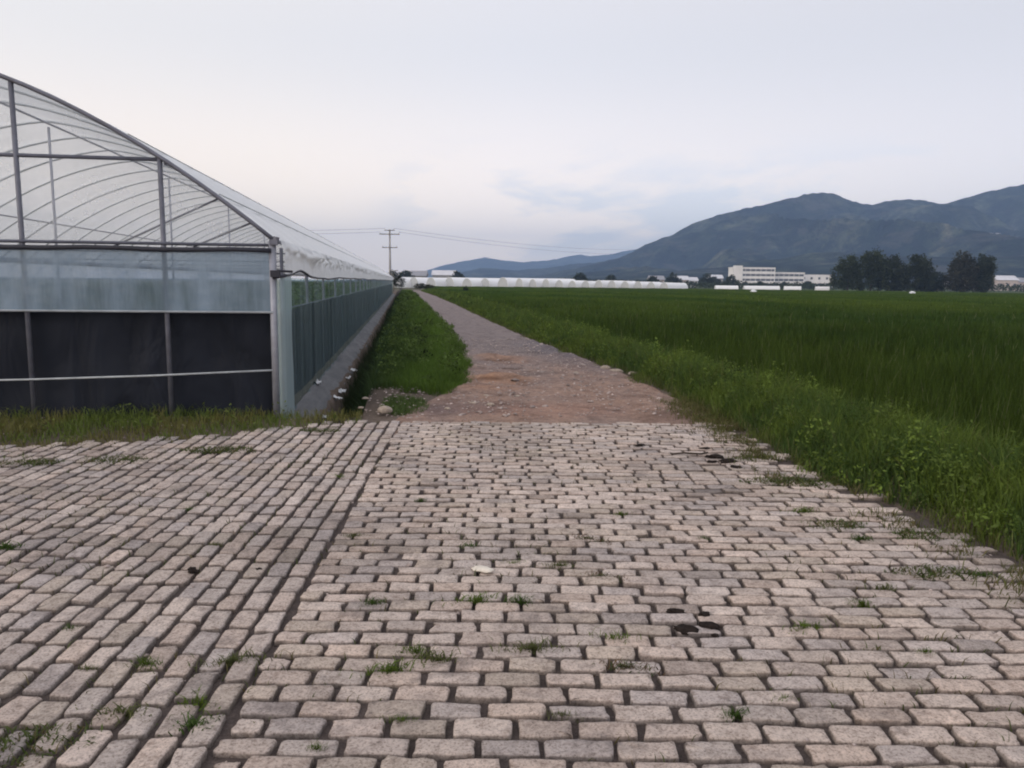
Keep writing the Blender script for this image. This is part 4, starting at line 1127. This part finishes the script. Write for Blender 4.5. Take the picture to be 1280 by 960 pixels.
block('house', 252, 425, 8, 8, 6.6, 2, 'white_wall', 'white house close to the right side of the right-hand trees', roof='flat', group=HG)
block('shed', 238.5, 430, 7, 6, 3.0, 1, 'pink_wall', 'low pale shed seen between the two big tree clumps', roof='pale_roof', group=HG)
for (X, Y, lab) in ((43.1, 138.8, 'white bag lying in the rice before the white block'), (72.1, 140, 'white bag lying in the rice before the big trees')):
    me = lump('white_bag', int(X), .55, .3, .28, .4)
    tag(link('white_bag', me, M['white_plastic'], None, (X, Y, .36)), lab, 'bag', 'white bags in the rice')

# ------------------------------------------------------------------ twin pole with wires
pt = empty('utility_pole', (-19.8, 125, -.2)); tag(pt, 'slim grey power pole with three crossarms beyond the greenhouse', 'power pole')
MB().tube([(0, 0, -.3), (0, 0, 9.9)], .21, 10, .14).build('pole_leg', M['pole_concrete'], pt, True)
MB().box((0, -.2, 9.15), (3.2, .10, .13)).build('crossarm', M['wire_metal'], pt)
MB().box((0, -.2, 9.75), (1.6, .09, .11)).build('crossarm', M['wire_metal'], pt)
MB().box((0, -.2, 7.05), (2.5, .09, .12)).build('crossarm', M['wire_metal'], pt)
for x, z in ((-1.5, 9.21), (1.5, 9.21), (-.72, 9.80), (.72, 9.80), (-1.1, 7.11), (1.1, 7.11)):
    MB().tube([(x, -.2, z), (x, -.2, z + .12), (x, -.2, z + .15), (x, -.2, z + .28)], .06, 8, .035).build('insulator', M['white_bar'], pt, True)
def wire(p0, p1, sag, lab):
    pts = [(p0[0] + (p1[0] - p0[0]) * t, p0[1] + (p1[1] - p0[1]) * t, p0[2] + (p1[2] - p0[2]) * t - sag * 4 * t * (1 - t)) for t in np.linspace(0, 1, 25)]
    tag(MB().tube(pts, .018, 5).build('power_wire', M['wire_metal'], None, True), lab, 'wire', 'power wires at the pole')
wire((-20.5, 124.8, 9.88), (-72, 126, 10.4), .8, 'upper power wire running left from the slim pole')
wire((-21.3, 124.8, 9.30), (-72, 125, 9.8), .8, 'lower power wire running left from the slim pole')
wire((-19.1, 124.8, 9.88), (41, 240, 12.0), 1.2, 'upper thin power wire running right from the slim pole')
wire((-18.3, 124.8, 9.30), (42, 240, 10.6), 1.2, 'lower thin power wire running right from the slim pole')

# ------------------------------------------------------------------ hills
HILLS = {}
def hill(name, prof, D, front, back, lab, seed, nx=240, ny=70, relief=.34):
    pr = np.array(prof, float)
    xs = np.linspace(pr[0, 0], pr[-1, 0], nx)
    ys_ = np.concatenate([np.linspace(D - front, D, ny), np.linspace(D, D + back, 14)[1:]])
    XX, YY = np.meshgrid(xs, ys_)
    def hgt(X_, Y_):
        # profile is read along the line of sight, so slopes below the ridge stay under it
        base = np.interp(X_, pr[:, 0], pr[:, 1])
        t = np.clip((D - Y_) / front, 0, 1); tb = np.clip((Y_ - D) / back, 0, 1)
        sp = 1 - np.abs(2 * fbm(X_ / 230. + Y_ / 900., Y_ / 420., seed, 4) - 1)
        fall = 1 - t ** 1.15
        h = base * fall * (1 - relief * np.sin(np.pi * np.minimum(1, t * 1.2)) * (1 - sp) * 2.4)
        h += (fbm(X_ / 60., Y_ / 60., seed + 5, 4) - .5) * 16 * np.minimum(1, t * 6) * fall
        h += (fbm(X_ / 14., Y_ / 14., seed + 8, 3) - .5) * 6.0 * fall + (fbm(X_ / 50., 3. + 0 * Y_, seed + 9, 4) - .5) * 7 * fall
        return h * (1 - tb ** 1.5) - 1.0 * (t >= .999)
    HILLS[name] = hgt
    o = link(name, grid_mesh(name, np.stack([XX, YY, hgt(XX, YY)], -1)), M['hill_forest'])
    tag(o, lab, 'hill', kind='structure')
hill('mountain', [(-80, -2), (20, 8), (95, 24.7), (192, 45), (260, 63), (308, 80.9), (331, 96.5), (385, 118), (423, 139.5), (499, 169), (595, 190.7), (662, 208), (719, 222), (767, 220.8), (817, 202.4), (865, 195.4),
     (913, 205.3), (961, 211.5), (1010, 204.4), (1049, 201), (1096, 216.6), (1152, 232), (1228, 248), (1359, 283), (1549, 298), (1842, 264), (2300, 200)], 1900, 1050, 900, 'dark wooded mountain rising behind the field on the right', 120, nx=700, ny=150, relief=.9)
hill('far_hills', [(-841.3, 0.1), (-626.3, 23.3), (-471.2, 60.0), (-383.3, 91.5), (-272.0, 114.5), (-161.7, 133.2), (-73.8, 120.9), (37.3, 108.9), (169.7, 119.1), (258.0, 132.8), (367.3, 156.0), (433.7, 147.8), (544.0, 161.8), (697.3, 189.8), (917.0, 218.0), (1358.2, 201.1), (1584.5, 116.0), (2056.5, 56.1)],
     4300, 900, 600, 'pale blue hills far off in the middle of the horizon', 140)
hill('foothill', [(-350.0, 0.3), (-210.0, 15.3), (-158.3, 33.6), (-106.7, 45.3), (-55.0, 41.9), (21.7, 38.6), (125.0, 50.3), (253.3, 65.3), (406.7, 80.3), (583.3, 50.3), (750.0, 16.9)], 2500, 600, 400, 'low blue grey foothill before the far hills', 150, nx=160, ny=40)
HG2 = 'pale buildings on the mountain slope'
def on_slope(name, X, Y, w, d, h, lab, wall='white_wall'):
    z = float(HILLS['mountain'](np.array([X]), np.array([Y]))[0])
    t = empty(name, (X, Y, z - .5)); tag(t, lab, 'building', HG2)
    MB().box((0, 0, h / 2), (w, d, h)).build('wall', M[wall], t)
    MB().box((0, 0, h + .25), (w + 1, d + 1, .5)).build('roof', M['pale_roof'], t)
on_slope('hillside_building', 468, 1515, 40, 14, 3.4, 'long white building halfway up the mountain above the white blocks')
on_slope('hillside_building', 945, 1560, 42, 14, 3.2, 'long pale building high on the mountain right of the big trees', 'grey_wall')

# ------------------------------------------------------------------ haze
m = N('haze')
pvn = m.n('VolumePrincipled')
pvn.inputs['Color'].default_value = (.42, .62, 1.0, 1); pvn.inputs['Density'].default_value = 2.7e-4; pvn.inputs['Anisotropy'].default_value = 0.0
m.l(pvn.outputs[0], m.out.inputs['Volume'])
hz = MB().box((500, 2300, 160), (6400, 6200, 323.4)).build('haze', m.m)
tag(hz, 'faint blue haze filling the air over the whole plain', 'haze', kind='stuff')

# ------------------------------------------------------------------ sky and light
SUN_EL, SUN_AZ = R(26), R(-130)       # azimuth from +Y, negative = left; soft evening light from the left, a little behind
w = bpy.data.worlds.new('World'); scene.world = w; w.use_nodes = True
nt = w.node_tree; nt.nodes.clear()
class WN(N):
    def __init__(s): s.t = nt; s.out = nt.nodes.new('ShaderNodeOutputWorld')
k = WN()
sky = k.n('TexSky'); sky.sky_type = 'NISHITA'; sky.sun_disc = False; sky.sun_elevation = SUN_EL; sky.sun_rotation = SUN_AZ
bg1 = k.n('Background'); k.l(sky.outputs[0], bg1.inputs['Color']); bg1.inputs['Strength'].default_value = .05
tc = k.n('TexCoord'); gen = tc.outputs['Generated']
sep = k.n('SeparateXYZ'); k.l(gen, sep.inputs[0])
mx = k.math('MULTIPLY_ADD', sep.outputs['X'], .5); mx.node.inputs[2].default_value = .5
low = k.ramp(mx, [(0.0, (1.62, 1.27, .96)), (0.20, (1.62, 1.27, .94)), (0.36, (1.62, 1.29, .98)), (0.5, (1.55, 1.25, 1.04)), (0.8, (1.08, .90, .84))])
hi = k.ramp(mx, [(0.0, (1.0, .92, .82)), (0.2, (.97, .89, .80)), (0.5, (.85, .79, .76)), (0.85, (.69, .62, .58))])
up = k.n('MapRange'); up.interpolation_type = 'SMOOTHSTEP'; up.inputs[1].default_value = .03; up.inputs[2].default_value = .29; k.l(sep.outputs['Z'], up.inputs[0])
skyc = k.mix(up.outputs[0], low, hi)
ze = k.n('MapRange'); ze.interpolation_type = 'SMOOTHSTEP'; ze.inputs[1].default_value = .35; ze.inputs[2].default_value = .9; k.l(sep.outputs['Z'], ze.inputs[0])
skyc = k.mix(ze.outputs[0], skyc, (.95, .93, .94))
mp = k.n('Mapping'); mp.inputs['Scale'].default_value = (1.0, 1.0, 3.2); mp.inputs['Location'].default_value = (1.35, .7, .4); k.l(gen, mp.inputs['Vector'])
cn = k.noise(mp.outputs['Vector'], 4.2, 6, .55, .3)
cm = k.ramp(cn, [(.46, (0, 0, 0)), (.55, (1, 1, 1))])
b1 = k.n('MapRange'); b1.interpolation_type = 'SMOOTHSTEP'; b1.inputs[1].default_value = .19; b1.inputs[2].default_value = .10; k.l(sep.outputs['Z'], b1.inputs[0])
b2 = k.n('MapRange'); b2.interpolation_type = 'SMOOTHSTEP'; b2.inputs[1].default_value = .0; b2.inputs[2].default_value = .05; k.l(sep.outputs['Z'], b2.inputs[0])
cf = k.math('MULTIPLY', k.math('MULTIPLY', cm, b1.outputs[0]), b2.outputs[0])
xr_ = k.n('MapRange'); xr_.interpolation_type = 'SMOOTHSTEP'; xr_.inputs[1].default_value = -.22; xr_.inputs[2].default_value = -.05; k.l(sep.outputs['X'], xr_.inputs[0])
cf = k.math('MULTIPLY', cf, xr_.outputs[0])
skyc = k.mix(k.math('MULTIPLY', cf, .75), skyc, (.84, .81, .85))
bg2 = k.n('Background'); k.l(skyc, bg2.inputs['Color']); bg2.inputs['Strength'].default_value = 1.0
ad = k.n('AddShader'); k.l(bg1.outputs[0], ad.inputs[0]); k.l(bg2.outputs[0], ad.inputs[1]); k.l(ad.outputs[0], k.out.inputs['Surface'])

sl = bpy.data.lights.new('sun', 'SUN'); sl.energy = .9; sl.angle = R(35); sl.color = (1.0, .86, .74)
so = bpy.data.objects.new('sun', sl); COL.objects.link(so)
dirv = Vector((math.sin(SUN_AZ) * math.cos(SUN_EL), math.cos(SUN_AZ) * math.cos(SUN_EL), math.sin(SUN_EL)))
so.rotation_euler = dirv.to_track_quat('Z', 'Y').to_euler()

# ------------------------------------------------------------------ camera
th = math.atan((480 - 352.4) / 961.0); rl = R(.6)
fwd = Vector((0, math.cos(th), -math.sin(th))); up0 = Vector((0, math.sin(th), math.cos(th))); rt0 = Vector((1, 0, 0))
cr = rt0 * math.cos(rl) + up0 * math.sin(rl); cu = up0 * math.cos(rl) - rt0 * math.sin(rl)
cam = bpy.data.cameras.new('camera'); co = bpy.data.objects.new('camera', cam); COL.objects.link(co)
mt = Matrix(((cr.x, cu.x, -fwd.x, 0), (cr.y, cu.y, -fwd.y, 0), (cr.z, cu.z, -fwd.z, 1.6), (0, 0, 0, 1)))
co.matrix_world = mt
cam.sensor_width = 36; cam.lens = 36 * 961 / 1280; cam.clip_start = .05; cam.clip_end = 20000
scene.camera = co

scene.render.engine = 'CYCLES'
cy = scene.cycles
cy.use_denoising = True
cy.max_bounces = 8; cy.diffuse_bounces = 3; cy.glossy_bounces = 2; cy.transmission_bounces = 3; cy.volume_bounces = 0; cy.transparent_max_bounces = 20
cy.caustics_reflective = False; cy.caustics_refractive = False
cy.filter_width = 2.0
vs_ = scene.view_settings
vs_.view_transform = 'Standard'; vs_.look = 'None'; vs_.exposure = 0; vs_.gamma = 1; vs_.use_curve_mapping = False
